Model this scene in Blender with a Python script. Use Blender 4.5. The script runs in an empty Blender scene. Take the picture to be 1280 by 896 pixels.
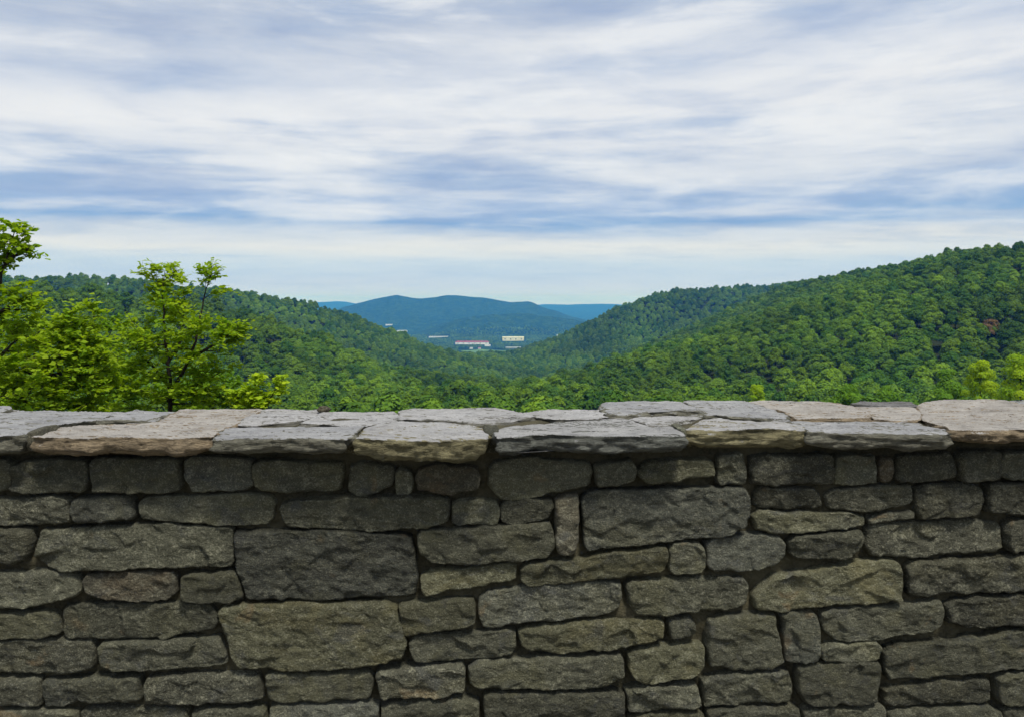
import bpy, math, random
import numpy as np
from mathutils import Vector

random.seed(7)
RNG = np.random.default_rng(7)
SC = bpy.context.scene
COL = SC.collection
F = 1000.0            # focal length in photo pixels (1280 wide)
UH, VH = 640.0, 378.0  # column of the optical axis, row of the horizon
CAMZ = 1.45

# ----------------------------------------------------------------------------- noise
def _hash(ix, iy, iz, seed):
    h = (ix.astype(np.int64) * 374761393 + iy.astype(np.int64) * 668265263
         + iz.astype(np.int64) * 1440662683 + seed * 974634777) & 0xFFFFFFFF
    h = ((h ^ (h >> 13)) * 1274126177) & 0xFFFFFFFF
    h = (h ^ (h >> 16)) * 2246822519 & 0xFFFFFFFF
    return ((h ^ (h >> 15)) & 0xFFFFFF) / float(0xFFFFFF)

def vn(x, y, z=0.0, seed=0):
    x, y, z = np.broadcast_arrays(np.asarray(x, float), np.asarray(y, float), np.asarray(z, float))
    ix, iy, iz = np.floor(x).astype(np.int64), np.floor(y).astype(np.int64), np.floor(z).astype(np.int64)
    fx, fy, fz = x - ix, y - iy, z - iz
    fx, fy, fz = [f * f * f * (f * (f * 6 - 15) + 10) for f in (fx, fy, fz)]
    r = 0
    for a in (0, 1):
        for b in (0, 1):
            for c in (0, 1):
                w = (fx if a else 1 - fx) * (fy if b else 1 - fy) * (fz if c else 1 - fz)
                r = r + w * _hash(ix + a, iy + b, iz + c, seed)
    return r * 2 - 1

def fbm(x, y, z=0.0, oct=4, seed=0, gain=.5, lac=2.03):
    s, a, n = 0, 1.0, 0
    for i in range(oct):
        s = s + a * vn(np.asarray(x) * lac**i, np.asarray(y) * lac**i, np.asarray(z) * lac**i, seed + i * 17)
        n += a
        a *= gain
    return s / n

# ----------------------------------------------------------------------------- object helpers
def mesh_obj(name, verts, faces, mat, parent=None, smooth=True):
    me = bpy.data.meshes.new(name)
    verts = np.asarray(verts, dtype=np.float32).reshape(-1, 3)
    me.vertices.add(len(verts))
    me.vertices.foreach_set("co", verts.ravel())
    if isinstance(faces, np.ndarray):
        n, k = faces.shape
        me.loops.add(n * k)
        me.loops.foreach_set("vertex_index", faces.astype(np.int32).ravel())
        me.polygons.add(n)
        me.polygons.foreach_set("loop_start", np.arange(0, n * k, k, dtype=np.int32))
    else:
        tot = sum(len(f) for f in faces)
        me.loops.add(tot)
        me.loops.foreach_set("vertex_index", np.fromiter((i for f in faces for i in f), dtype=np.int32, count=tot))
        me.polygons.add(len(faces))
        ln = np.array([len(f) for f in faces])
        me.polygons.foreach_set("loop_start", np.concatenate([[0], np.cumsum(ln)[:-1]]).astype(np.int32))
    me.update(calc_edges=True)
    me.validate()
    me.polygons.foreach_set("use_smooth", np.full(len(me.polygons), smooth, dtype=bool))
    for m in (mat if isinstance(mat, (list, tuple)) else [mat]):
        me.materials.append(m)
    o = bpy.data.objects.new(name, me)
    COL.objects.link(o)
    if parent is not None:
        o.parent = parent
    return o

def tag(o, label=None, cat=None, group=None, kind=None):
    if label: o['label'] = label
    if cat: o['category'] = cat
    if group: o['group'] = group
    if kind: o['kind'] = kind
    return o

def empty(name, loc):
    o = bpy.data.objects.new(name, None)
    o.location = loc
    o.empty_display_size = .2
    COL.objects.link(o)
    return o

class MB:
    """collects vertices and faces of one mesh"""
    def __init__(s): s.v = []; s.f = []; s.n = 0
    def add(s, v, f):
        v = np.asarray(v, float).reshape(-1, 3)
        s.v.append(v)
        s.f += [tuple(int(i) + s.n for i in q) for q in f]
        s.n += len(v)
    def box(s, x0, x1, y0, y1, z0, z1):
        v = [(x, y, z) for x in (x0, x1) for y in (y0, y1) for z in (z0, z1)]
        s.add(v, [(0, 1, 3, 2), (4, 6, 7, 5), (0, 4, 5, 1), (2, 3, 7, 6), (0, 2, 6, 4), (1, 5, 7, 3)])
    def tube(s, pts, rad, k=7):
        pts = np.asarray(pts, float)
        n = len(pts)
        t = np.gradient(pts, axis=0)
        t /= np.linalg.norm(t, axis=1)[:, None] + 1e-9
        ref = np.array([.31, .93, .2])
        a = np.cross(t, ref); a /= np.linalg.norm(a, axis=1)[:, None] + 1e-9
        b = np.cross(t, a)
        th = np.linspace(0, 2 * math.pi, k, endpoint=False)
        r = np.asarray(rad, float)[:, None, None]
        v = pts[:, None, :] + r * (np.cos(th)[None, :, None] * a[:, None, :] + np.sin(th)[None, :, None] * b[:, None, :])
        f = [(i * k + j, i * k + (j + 1) % k, (i + 1) * k + (j + 1) % k, (i + 1) * k + j) for i in range(n - 1) for j in range(k)]
        f.append(tuple(range((n - 1) * k, n * k)))
        s.add(v.reshape(-1, 3), f)
    def build(s, name, mat, parent=None, smooth=True):
        return mesh_obj(name, np.concatenate(s.v), s.f, mat, parent, smooth)

def at(u, v, d):
    """point of the world at depth d (metres ahead) on the sight line of photo pixel u, v"""
    return np.array([(u - UH) / F * d, d, CAMZ - (v - VH) / F * d])

# ----------------------------------------------------------------------------- node helpers
def new_mat(name):
    m = bpy.data.materials.new(name)
    m.use_nodes = True
    nt = m.node_tree
    for n in list(nt.nodes): nt.nodes.remove(n)
    return m, nt, nt.nodes, nt.links

class NT:
    def __init__(s, nt): s.nt = nt; s.N = nt.nodes; s.L = nt.links
    def node(s, typ, **kw):
        n = s.N.new(typ)
        for k, v in kw.items(): setattr(n, k, v)
        return n
    def link(s, a, b): s.L.new(a, b)
    def put(s, sock, val):
        if isinstance(val, bpy.types.NodeSocket): s.L.new(val, sock)
        else: sock.default_value = val
    def math(s, op, a, b=0.0, c=0.0, clamp=False):
        n = s.node('ShaderNodeMath', operation=op); n.use_clamp = clamp
        s.put(n.inputs[0], a); s.put(n.inputs[1], b)
        if op in ('MULTIPLY_ADD', 'SMOOTH_MIN', 'SMOOTH_MAX'): s.put(n.inputs[2], c)
        return n.outputs[0]
    def vmath(s, op, a, b=(0, 0, 0)):
        n = s.node('ShaderNodeVectorMath', operation=op)
        s.put(n.inputs[0], a); s.put(n.inputs[1], b)
        return n.outputs[0]
    def noise(s, vec, scale, detail=4, rough=.55, dist=0.0):
        n = s.node('ShaderNodeTexNoise')
        s.put(n.inputs['Vector'], vec); n.inputs['Scale'].default_value = scale
        n.inputs['Detail'].default_value = detail; n.inputs['Roughness'].default_value = rough
        n.inputs['Distortion'].default_value = dist
        return n.outputs['Fac']
    def voro(s, vec, scale, feature='F1', out='Distance'):
        n = s.node('ShaderNodeTexVoronoi', feature=feature)
        s.put(n.inputs['Vector'], vec); n.inputs['Scale'].default_value = scale
        return n.outputs[out]
    def ramp(s, fac, stops, interp='LINEAR'):
        n = s.node('ShaderNodeValToRGB')
        cr = n.color_ramp; cr.interpolation = interp
        while len(cr.elements) < len(stops): cr.elements.new(.5)
        for e, (p, c) in zip(cr.elements, sorted(stops, key=lambda q: q[0])):
            e.position = p
            e.color = (c, c, c, 1) if isinstance(c, (int, float)) else (*c, 1)
        s.put(n.inputs[0], fac)
        return n.outputs[0]
    def mix(s, fac, a, b, blend='MIX'):
        n = s.node('ShaderNodeMix', data_type='RGBA', blend_type=blend)
        s.put(n.inputs[0], fac)
        for i, c in ((6, a), (7, b)):
            if isinstance(c, bpy.types.NodeSocket): s.L.new(c, n.inputs[i])
            else: n.inputs[i].default_value = (*c, 1)
        return n.outputs[2]
    def maprange(s, x, a, b, c, d, smooth=False):
        n = s.node('ShaderNodeMapRange', interpolation_type='SMOOTHSTEP' if smooth else 'LINEAR')
        s.put(n.inputs[0], x)
        for i, v in enumerate((a, b, c, d)): n.inputs[i + 1].default_value = v
        return n.outputs[0]
    def combine(s, x, y, z):
        n = s.node('ShaderNodeCombineXYZ')
        for i, v in enumerate((x, y, z)): s.put(n.inputs[i], v)
        return n.outputs[0]
    def sep(s, v):
        n = s.node('ShaderNodeSeparateXYZ'); s.put(n.inputs[0], v)
        return n.outputs
    def bump(s, h, dist, strength=1.0, nrm=None):
        n = s.node('ShaderNodeBump'); n.inputs['Strength'].default_value = strength
        n.inputs['Distance'].default_value = dist
        s.put(n.inputs['Height'], h)
        if nrm: s.L.new(nrm, n.inputs['Normal'])
        return n.outputs[0]
    def out(s, shader):
        o = s.node('ShaderNodeOutputMaterial'); s.L.new(shader, o.inputs['Surface'])
    def bsdf(s, color, rough=.9, spec=.3, normal=None):
        n = s.node('ShaderNodeBsdfPrincipled')
        s.put(n.inputs['Base Color'], color if isinstance(color, bpy.types.NodeSocket) else (*color, 1))
        s.put(n.inputs['Roughness'], rough)
        n.inputs['Specular IOR Level'].default_value = spec
        if normal: s.L.new(normal, n.inputs['Normal'])
        return n.outputs[0]

# ----------------------------------------------------------------------------- materials
def stone_mat(name, c_dark, c_mid, c_light, patch, speck=.5):
    m, nt, *_ = new_mat(name); t = NT(nt)
    pos = t.node('ShaderNodeNewGeometry').outputs['Position']
    rnd = t.node('ShaderNodeObjectInfo').outputs['Random']
    off = t.combine(t.math('MULTIPLY', rnd, 37.0), t.math('MULTIPLY', rnd, 11.0), t.math('MULTIPLY', rnd, 23.0))
    gs = t.maprange(t.math('FRACT', t.math('MULTIPLY', rnd, 7.31)), 0, 1, .65, 1.5)      # coarse or fine grained rock
    p = t.vmath('MULTIPLY', t.vmath('ADD', pos, off), t.combine(gs, gs, gs))
    st = t.vmath('MULTIPLY', p, (1.0, 1.0, 1.45))     # bedding runs along the stone
    big = t.noise(st, 7, 5, .6, .6)
    mid = t.noise(st, 34, 6, .65, .4)
    fine = t.noise(p, 190, 4, .7)
    grain = t.noise(p, 620, 2, .6)
    col = t.mix(t.maprange(big, .32, .68, 0, 1, True), c_dark, c_mid)
    col = t.mix(t.maprange(mid, .50, .70, 0, .85, True), col, c_light)
    col = t.mix(t.maprange(fine, .56, .72, 0, .5, True), col, c_light)
    col = t.mix(t.maprange(fine, .46, .30, 0, .6, True), col, tuple(x * .4 for x in c_dark))
    col = t.mix(t.maprange(mid, .46, .30, 0, .7, True), col, tuple(x * .5 for x in c_dark))
    pm = t.math('MULTIPLY', t.maprange(t.noise(p, 4.5, 4, .6, 1.0), .48, .64, 0, .8, True), t.maprange(fine, .36, .60, .25, 1))
    col = t.mix(pm, col, patch)                        # olive / tan lichen film
    rs = t.math('MULTIPLY', t.maprange(t.noise(p, 9, 3, .5, .5), .66, .74, 0, .6, True), t.maprange(fine, .35, .6, .3, 1))
    col = t.mix(rs, col, (.24, .15, .06))
    sp = t.maprange(t.math('ADD', fine, t.math('MULTIPLY', mid, .45)), .74, .88, 0, speck, True)
    bl = t.maprange(t.noise(st, 11, 4, .6, .8), .56, .68, 0, .55, True)
    col = t.mix(bl, col, (.060, .066, .068))             # blue black mineral patches
    col = t.mix(sp, col, (.34, .33, .24))              # pale lichen crust
    col = t.mix(t.maprange(grain, .3, .7, .0, 1), t.mix(.36, col, (0, 0, 0)), t.mix(.15, col, (.5, .48, .36)))
    br = t.maprange(rnd, 0, 1, .74, 1.5)
    col = t.mix(1.0, col, t.combine(br, br, br), 'MULTIPLY')
    h = t.math('ADD', t.math('MULTIPLY', t.noise(st, 60, 6, .68, .5), 1.0), t.math('MULTIPLY', t.noise(p, 260, 4, .7), .45))
    n = t.bump(h, .022, 1.0)
    t.out(t.bsdf(col, .92, .25, n))
    return m

STONE = {
 'g': stone_mat('grey_green_stone', (0.053, 0.056, 0.037), (0.093, 0.096, 0.063), (0.156, 0.160, 0.107), (0.113, 0.110, 0.050)),
 'b': stone_mat('blue_grey_stone', (0.052, 0.057, 0.048), (0.092, 0.101, 0.081), (0.153, 0.164, 0.129), (0.107, 0.106, 0.057)),
 'o': stone_mat('olive_stone', (0.060, 0.061, 0.031), (0.107, 0.107, 0.056), (0.166, 0.168, 0.095), (0.140, 0.123, 0.044)),
 'n': stone_mat('brown_stone', (0.057, 0.052, 0.037), (0.102, 0.095, 0.063), (0.159, 0.151, 0.104), (0.140, 0.099, 0.053)),
 'd': stone_mat('dark_stone', (0.034, 0.036, 0.024), (0.063, 0.065, 0.044), (0.126, 0.130, 0.091), (0.093, 0.088, 0.044)),
}

def slab_mat(name, c1, c2, c3, side):
    m, nt, *_ = new_mat(name); t = NT(nt)
    g = t.node('ShaderNodeNewGeometry')
    pos = g.outputs['Position']
    rnd = t.node('ShaderNodeObjectInfo').outputs['Random']
    off = t.combine(t.math('MULTIPLY', rnd, 31.0), t.math('MULTIPLY', rnd, 17.0), 0.0)
    p = t.vmath('ADD', pos, off)
    st = t.vmath('MULTIPLY', p, (1.0, 1.3, 5.0))
    big = t.noise(st, 4.5, 5, .6, .8)
    mid = t.noise(st, 22, 7, .7, .5)
    fine = t.noise(p, 170, 5, .75)
    top = t.mix(t.maprange(big, .36, .64, 0, 1, True), c1, c2)
    top = t.mix(t.maprange(mid, .52, .70, 0, .8, True), top, c3)
    top = t.mix(t.maprange(mid, .44, .32, 0, .65, True), top, tuple(x * .5 for x in c1))
    pl = t.vmath('MULTIPLY', p, (1.0, 1.5, 3.0))
    pat = t.noise(pl, 9, 6, .65, .8)
    top = t.mix(t.maprange(pat, .48, .34, 0, .55, True), top, tuple(x * .5 for x in c1))
    top = t.mix(t.maprange(pat, .52, .68, 0, .5, True), top, c3)
    ck = t.math('ABSOLUTE', t.math('SUBTRACT', t.noise(t.vmath('MULTIPLY', p, (1.0, 3.0, 4.0)), 3.2, 5, .6, .6), .5))
    ckm = t.math('MULTIPLY', t.maprange(ck, .010, .003, 0, .8, True), t.maprange(big, .50, .60, 0, 1, True))
    top = t.mix(ckm, top, (.045, .04, .036))                # hairline clefts
    top = t.mix(t.maprange(fine, .3, .7, 0, 1), t.mix(.30, top, (0, 0, 0)), t.mix(.12, top, (.8, .8, .78)))
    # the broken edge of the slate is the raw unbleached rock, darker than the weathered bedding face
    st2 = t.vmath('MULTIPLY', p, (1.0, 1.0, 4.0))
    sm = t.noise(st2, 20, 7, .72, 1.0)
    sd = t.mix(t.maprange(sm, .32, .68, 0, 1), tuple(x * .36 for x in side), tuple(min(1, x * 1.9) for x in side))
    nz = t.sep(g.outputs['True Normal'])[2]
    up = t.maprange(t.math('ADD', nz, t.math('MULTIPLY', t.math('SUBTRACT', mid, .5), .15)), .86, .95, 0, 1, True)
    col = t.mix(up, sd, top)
    h = t.math('ADD', t.noise(st, 45, 7, .7, .4), t.math('MULTIPLY', t.noise(p, 240, 4, .7), .4))
    t.out(t.bsdf(col, .85, .3, t.bump(h, .020, 1.0)))
    return m

SLAB = {
 'g': slab_mat('grey_slate', (0.336, 0.338, 0.347), (0.442, 0.444, 0.448), (0.582, 0.577, 0.566), (0.150, 0.145, 0.110)),
 'p': slab_mat('pale_slate', (0.423, 0.414, 0.404), (0.540, 0.534, 0.530), (0.655, 0.645, 0.626), (0.150, 0.145, 0.120)),
 't': slab_mat('tan_slate', (0.423, 0.385, 0.337), (0.520, 0.482, 0.429), (0.636, 0.601, 0.549), (0.230, 0.180, 0.115)),
 'o': slab_mat('olive_edged_slate', (0.423, 0.414, 0.404), (0.540, 0.534, 0.530), (0.655, 0.645, 0.626), (0.200, 0.180, 0.100)),
 'k': slab_mat('dark_slate', (0.130, 0.125, 0.125), (0.190, 0.185, 0.180), (0.280, 0.270, 0.260), (0.090, 0.090, 0.085)),
}

def mortar_mat():
    m, nt, *_ = new_mat('weathered_mortar'); t = NT(nt)
    p = t.node('ShaderNodeNewGeometry').outputs['Position']
    a = t.noise(p, 9, 5, .6); b = t.noise(p, 120, 5, .7)
    col = t.mix(t.maprange(a, .35, .65, 0, 1, True), (.036, .034, .021), (.105, .095, .056))
    col = t.mix(t.maprange(b, .35, .7, 0, .6), col, (.15, .135, .09))
    t.out(t.bsdf(col, .97, .15, t.bump(t.noise(p, 150, 6, .75), .012, 1)))
    return m
MORTAR = mortar_mat()

def leaf_mat(name, dark, light, trans=.35, hue_span=.03, random_tone=True, noise_scale=.01):
    m, nt, *_ = new_mat(name); t = NT(nt)
    oi = t.node('ShaderNodeObjectInfo')
    at_ = t.node('ShaderNodeAttribute', attribute_name='tone')
    f = at_.outputs['Fac']
    if random_tone:
        f = t.math('ADD', t.math('MULTIPLY', f, .3), t.math('MULTIPLY', oi.outputs['Random'], .7))
    reg = t.noise(oi.outputs['Location'], noise_scale, 3, .5) if random_tone else None
    col = t.mix(f, dark, light)
    if reg is not None:
        k = t.maprange(reg, .35, .65, .7, 1.3)
        col = t.mix(1.0, col, t.combine(k, k, t.math('MULTIPLY', k, 1.0)), 'MULTIPLY')
    d = t.bsdf(col, .75, .12)
    tr = t.node('ShaderNodeBsdfTranslucent')
    t.link(t.mix(1.0, col, (1.15, 1.1, .45), 'MULTIPLY'), tr.inputs['Color'])
    ms = t.node('ShaderNodeMixShader'); ms.inputs[0].default_value = trans
    t.link(d, ms.inputs[1]); t.link(tr.outputs[0], ms.inputs[2])
    t.out(ms.outputs[0])
    return m

LEAF = {
 'forest': leaf_mat('forest_foliage', (.027, .094, .010), (.155, .255, .014), .22),
 'rust': leaf_mat('rusty_foliage', (.12, .075, .032), (.18, .115, .05), .2, random_tone=False),
 'bright': leaf_mat('bright_green_foliage', (.08, .19, .012), (.15, .29, .018), .35, random_tone=False),
 'lime': leaf_mat('yellow_green_foliage', (.20, .36, .014), (.42, .55, .024), .45, random_tone=False),
 'near': leaf_mat('young_leaf_green', (.13, .27, .012), (.33, .47, .024), .55, random_tone=False),
 'mid': leaf_mat('mid_leaf_green', (.08, .19, .012), (.17, .31, .022), .45, random_tone=False),  # darker green leaves of the tree and shrub standing further back
}

def simple_mat(name, c1, c2, scale, rough=.9, bump=0.0):
    m, nt, *_ = new_mat(name); t = NT(nt)
    p = t.node('ShaderNodeNewGeometry').outputs['Position']
    n = t.noise(p, scale, 5, .6)
    col = t.mix(t.maprange(n, .35, .65, 0, 1, True), c1, c2)
    t.out(t.bsdf(col, rough, .2, t.bump(n, bump) if bump else None))
    return m
BARK = simple_mat('dark_bark', (.018, .014, .011), (.045, .036, .028), 30, .95, .01)
WHITE = simple_mat('white_painted_cladding', (.72, .72, .70), (.82, .82, .80), .05)
CREAM = simple_mat('cream_cladding', (.70, .66, .42), (.80, .76, .52), .05)
REDROOF = simple_mat('dull_red_roof', (.22, .035, .035), (.30, .06, .055), .08)
GREYROOF = simple_mat('grey_green_roof', (.34, .38, .34), (.44, .47, .42), .05)
GLASS = simple_mat('dark_glazing', (.03, .04, .05), (.05, .06, .07), .2, .2)
FIELD = simple_mat('meadow_grass', (.07, .15, .03), (.11, .20, .045), .02)

# ----------------------------------------------------------------------------- the land
VALLEY = np.array([(-1e4, 0), (2.8, 0), (3.6, -.5), (12, -3.6), (30, -9.5), (100, -27), (300, -49), (400, -57), (460, -66), (560, -82), (700, -99),
                   (1000, -122), (1600, -153), (2500, -185), (3500, -204), (6000, -206), (9000, -200), (2e4, -195)])

def ridge(pts, canopy, W, wn=None):
    return np.array([at(u, v, d) - np.array([0, 0, canopy]) for u, v, d in pts]), W

RIDGES = [
    # hillside on the right, its crest running away from the viewer
    (ridge([(2100, 262, 360), (1600, 280, 440), (1280, 310, 550), (1200, 319, 670), (1150, 327, 760), (1100, 336, 850), (1050, 347, 930), (1000, 357, 1000), (930, 380, 1080), (875, 408, 1130), (800, 440, 1180), (740, 470, 1200)], 10, 350)),
    # spur coming down from the left
    (ridge([(-900, 300, 330), (-300, 330, 430), (0, 360, 480), (150, 371, 510), (300, 388, 540), (350, 403, 550), (400, 420, 560), (450, 442, 570), (490, 462, 575), (530, 477, 570), (570, 492, 550)], 10, 240)),
    # further ridge on the left
    (ridge([(-500, 320, 850), (0, 346, 1000), (60, 347, 1050), (150, 350, 1100), (272, 360, 1150), (320, 365, 1180), (380, 378, 1200), (430, 392, 1230), (480, 411, 1260), (530, 430, 1290), (570, 446, 1310)], 10, 300)),
    # further ridge on the right
    (ridge([(1500, 345, 1900), (985, 357, 1700), (920, 357, 1650), (870, 361, 1620), (820, 370, 1600), (780, 384, 1600), (740, 402, 1600), (700, 420, 1600), (650, 442, 1600)], 10, 380)),
    # blue mountain at the end of the valley, with a lower hill before it
    (ridge([(330, 408, 6300), (400, 396, 6400), (440, 382, 6500), (470, 375, 6500), (495, 371, 6500), (520, 374, 6500), (560, 370, 6500), (600, 373, 6500), (640, 378, 6500), (660, 378, 6500), (690, 387, 6500), (720, 398, 6500), (750, 406, 6500), (830, 415, 6500)], -1, 1100)),
    (ridge([(505, 432, 4800), (530, 416, 4850), (555, 405, 4900), (590, 396, 4900), (640, 391, 4900), (690, 394, 4900), (730, 402, 4900), (780, 416, 4900)], 0, 420)),
    # pale ridges along the horizon
    (ridge([(-300, 378, 12000), (200, 380, 12000), (395, 378.5, 12000), (430, 378, 12000), (480, 383, 12000), (560, 388, 12000), (640, 384, 12000), (680, 381, 12000), (730, 380.5, 12000), (775, 381, 12000), (1000, 379, 12000), (1600, 379, 12000)], 0, 2200)),
]

def ridge_eval(x, y, pts):
    ds, zs = [], []
    for a, b in zip(pts[:-1], pts[1:]):
        dx, dy = b[0] - a[0], b[1] - a[1]
        tt = np.clip(((x - a[0]) * dx + (y - a[1]) * dy) / (dx * dx + dy * dy + 1e-9), 0, 1)
        ds.append(np.sqrt((x - a[0] - tt * dx)**2 + (y - a[1] - tt * dy)**2)); zs.append(a[2] + tt * (b[2] - a[2]))
    ds, zs = np.array(ds), np.array(zs)
    dm = ds.min(0)
    w = np.exp(-(ds - dm) / (4 + dm * .16))          # crest height blends between the legs of the ridge
    return dm, (w * zs).sum(0) / w.sum(0)

def terrain(x, y):
    x = np.asarray(x, float); y = np.asarray(y, float)
    yw = y - .053 * np.clip(x, -60, 60)
    base = np.interp(yw, VALLEY[:, 0], VALLEY[:, 1])
    h = np.zeros(x.shape)
    far = np.clip((yw - 150) / 250, 0, 1)
    for i, (pts, W) in enumerate(RIDGES):
        d, z = ridge_eval(x, y, pts)
        q = d / W
        g = 1.08 - np.sqrt(q * q + .0064)
        g = np.where(g > .12, g, .12 * np.exp(np.clip((g - .12) / .12, -30, 0)))
        hi = np.maximum(z - base, 0) * np.minimum(g, 1.0)
        k = 4.0 if i < 4 else 12.0
        # smooth maximum
        dlt = np.maximum(k - np.abs(h - hi), 0)
        h = np.maximum(h, hi) + dlt * dlt / (4 * k) - k * .0
    sc = np.clip(y / 3000, .25, 3)
    n = fbm(x / (150 * sc), y / (150 * sc), oct=4, seed=3) * 5.0 * np.clip(y / 800, .6, 5)
    return base + (h + n * np.clip(h / 30, .25, 1)) * far

def terrain_mat():
    m, nt, *_ = new_mat('ground_cover'); t = NT(nt)
    p = t.node('ShaderNodeNewGeometry').outputs['Position']
    y = t.sep(p)[1]
    a = t.noise(p, .02, 6, .65); c = t.voro(p, .055)
    wood = t.mix(t.maprange(a, .4, .62, 0, 1, True), (.015, .044, .013), (.038, .084, .022))
    wood = t.mix(t.maprange(c, .1, .75, 0, .5), wood, (.009, .026, .009))
    floor = t.mix(t.noise(p, .4, 4), (.02, .025, .010), (.035, .045, .015))
    dirt = t.mix(t.maprange(t.noise(p, 6, 6, .7), .35, .65, 0, 1), (.10, .09, .065), (.17, .155, .12))
    col = t.mix(t.maprange(y, 1200, 2600, 0, 1), floor, wood)
    col = t.mix(t.maprange(y, 3.0, 3.6, 1, 0), col, dirt)
    far = t.bump(t.math('SUBTRACT', 1.0, c), 12, 1)
    t.out(t.bsdf(col, .97, .05, far))
    return m

def build_ground():
    ang = np.concatenate([np.linspace(-180, -46, 40, endpoint=False), np.linspace(-46, 46, 560, endpoint=False), np.linspace(46, 180, 40, endpoint=False)])
    rad = np.concatenate([np.linspace(.4, 4.5, 24, endpoint=False), np.geomspace(4.5, 14500, 400)])
    A, R = np.meshgrid(np.radians(ang), rad, indexing='ij')
    X, Y = np.sin(A) * R, np.cos(A) * R
    back = Y < -250                                  # the terrace side needs no more than a few hundred metres
    k = np.where(back, -250 / np.minimum(Y, -1e-6), 1.0)
    X, Y = X * k, Y * k
    X = np.clip(X, -11000, 11000)
    Z = terrain(X, Y)
    Z = Z + np.clip(Y / 400, 0, 1) * 0
    na, nr = A.shape
    v = np.stack([X, Y, Z], -1).reshape(-1, 3)
    v = np.concatenate([v, [[0, 0, 0]]])
    ii, jj = np.meshgrid(np.arange(na), np.arange(nr - 1), indexing='ij')
    i2 = (ii + 1) % na
    q = np.stack([ii * nr + jj, ii * nr + jj + 1, i2 * nr + jj + 1, i2 * nr + jj], -1).reshape(-1, 4)
    faces = [tuple(r) for r in q.tolist()] + [(len(v) - 1, i * nr, ((i + 1) % na) * nr) for i in range(na)]
    o = mesh_obj('ground', v, faces, terrain_mat())
    tag(o, kind='structure')
build_ground()

# ----------------------------------------------------------------------------- the stone wall
TH = math.atan(.053)
S_ = np.array([math.cos(TH), math.sin(TH), 0.0])      # along the wall
T_ = np.array([-math.sin(TH), math.cos(TH), 0.0])     # away from the viewer
ZT = 1.10                                              # top of the coping
O_ = np.array([0.0, 2.134, 0.0])                       # front edge of the coping on the axis
T_FACE = .058                                          # the wall face lies behind the coping's edge

def px_face(u, v, t=T_FACE - .01):
    r = np.array([(u - UH) / F, 1.0, -(v - VH) / F])
    o = O_ + T_ * t - np.array([0, 0, CAMZ])
    k = o.dot(T_) / r.dot(T_)
    P = np.array([0, 0, CAMZ]) + r * k
    return (P - O_).dot(S_), P[2]

def px_top(u, v, z=ZT):
    r = np.array([(u - UH) / F, 1.0, -(v - VH) / F])
    P = np.array([0, 0, CAMZ]) + r * ((z - CAMZ) / r[2])
    return (P - O_).dot(S_), (P - O_).dot(T_)

def wall_pt(s, t, z):
    s, t, z = np.broadcast_arrays(s, t, z)
    return O_ + s[..., None] * S_ + t[..., None] * T_ + z[..., None] * np.array([0, 0, 1.0])

def poly_round(poly, amount, n=3):
    """Chaikin corner cutting, partial"""
    P = np.asarray(poly, float)
    for _ in range(n):
        Q = np.roll(P, -1, 0)
        P = np.stack([P + (Q - P) * amount, Q + (P - Q) * amount], 1).reshape(-1, 2)
    return P

def coons(poly, du, min_n=6, max_n=170, cluster=True):
    P = np.asarray(poly, float)
    mn, mx = P.min(0), P.max(0)
    Q = (P - mn) / (mx - mn + 1e-9)
    idx = [int(np.argmin(np.abs(Q - np.array(c)).sum(1))) for c in ((0, 1), (1, 1), (1, 0), (0, 0))]   # TL TR BR BL
    n = len(P)
    # orientation so that going forward runs TL>TR>BR>BL
    if ((idx[1] - idx[0]) % n) + ((idx[2] - idx[1]) % n) + ((idx[3] - idx[2]) % n) + ((idx[0] - idx[3]) % n) != n:
        P = P[::-1]; idx = [n - 1 - i for i in idx]
    def side(a, b):
        k = (b - a) % n
        return P[[(a + i) % n for i in range(k + 1)]]
    sides = [side(idx[i], idx[(i + 1) % 4]) for i in range(4)]
    ln = [np.linalg.norm(np.diff(s, axis=0), axis=1).sum() for s in sides]
    nu = int(np.clip(max(ln[0], ln[2]) / du, min_n, max_n)); nv = int(np.clip(max(ln[1], ln[3]) / du, min_n, max_n))
    def pars(k, length):
        x = np.linspace(0, 1, k)
        if cluster:
            w = min(.35, .012 / max(length, .02))       # tighter rows at the rim
            x = x + w * .8 * (-np.sin(2 * math.pi * x)) / (2 * math.pi) * 2
        return x
    pu, pv = pars(nu, max(ln[0], ln[2])), pars(nv, max(ln[1], ln[3]))
    def res(s, p):
        L = np.concatenate([[0], np.cumsum(np.linalg.norm(np.diff(s, axis=0), axis=1))])
        L = L / max(L[-1], 1e-9)
        return np.stack([np.interp(p, L, s[:, 0]), np.interp(p, L, s[:, 1])], -1)
    top, right, bot, left = res(sides[0], pu), res(sides[1], pv), res(sides[2][::-1], pu), res(sides[3][::-1], pv)
    U, V = pu[:, None, None], pv[None, :, None]
    G = (1 - V) * top[:, None] + V * bot[:, None] + (1 - U) * left[None] + U * right[None] \
        - ((1 - U) * (1 - V) * top[0] + U * (1 - V) * top[-1] + (1 - U) * V * bot[0] + U * V * bot[-1])
    return G

def rim(nu, nv):
    a = [(i, 0) for i in range(nu - 1)] + [(nu - 1, j) for j in range(nv - 1)]
    a += [(i, nv - 1) for i in range(nu - 1, 0, -1)] + [(0, j) for j in range(nv - 1, 0, -1)]
    return np.array(a)

def border_dist(G):
    nu, nv, _ = G.shape
    B = G[tuple(rim(nu, nv).T)]
    B = B[::max(1, len(B) // 160)]
    return np.sqrt(((G[:, :, None, :] - B[None, None])**2).sum(-1).min(-1))

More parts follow.
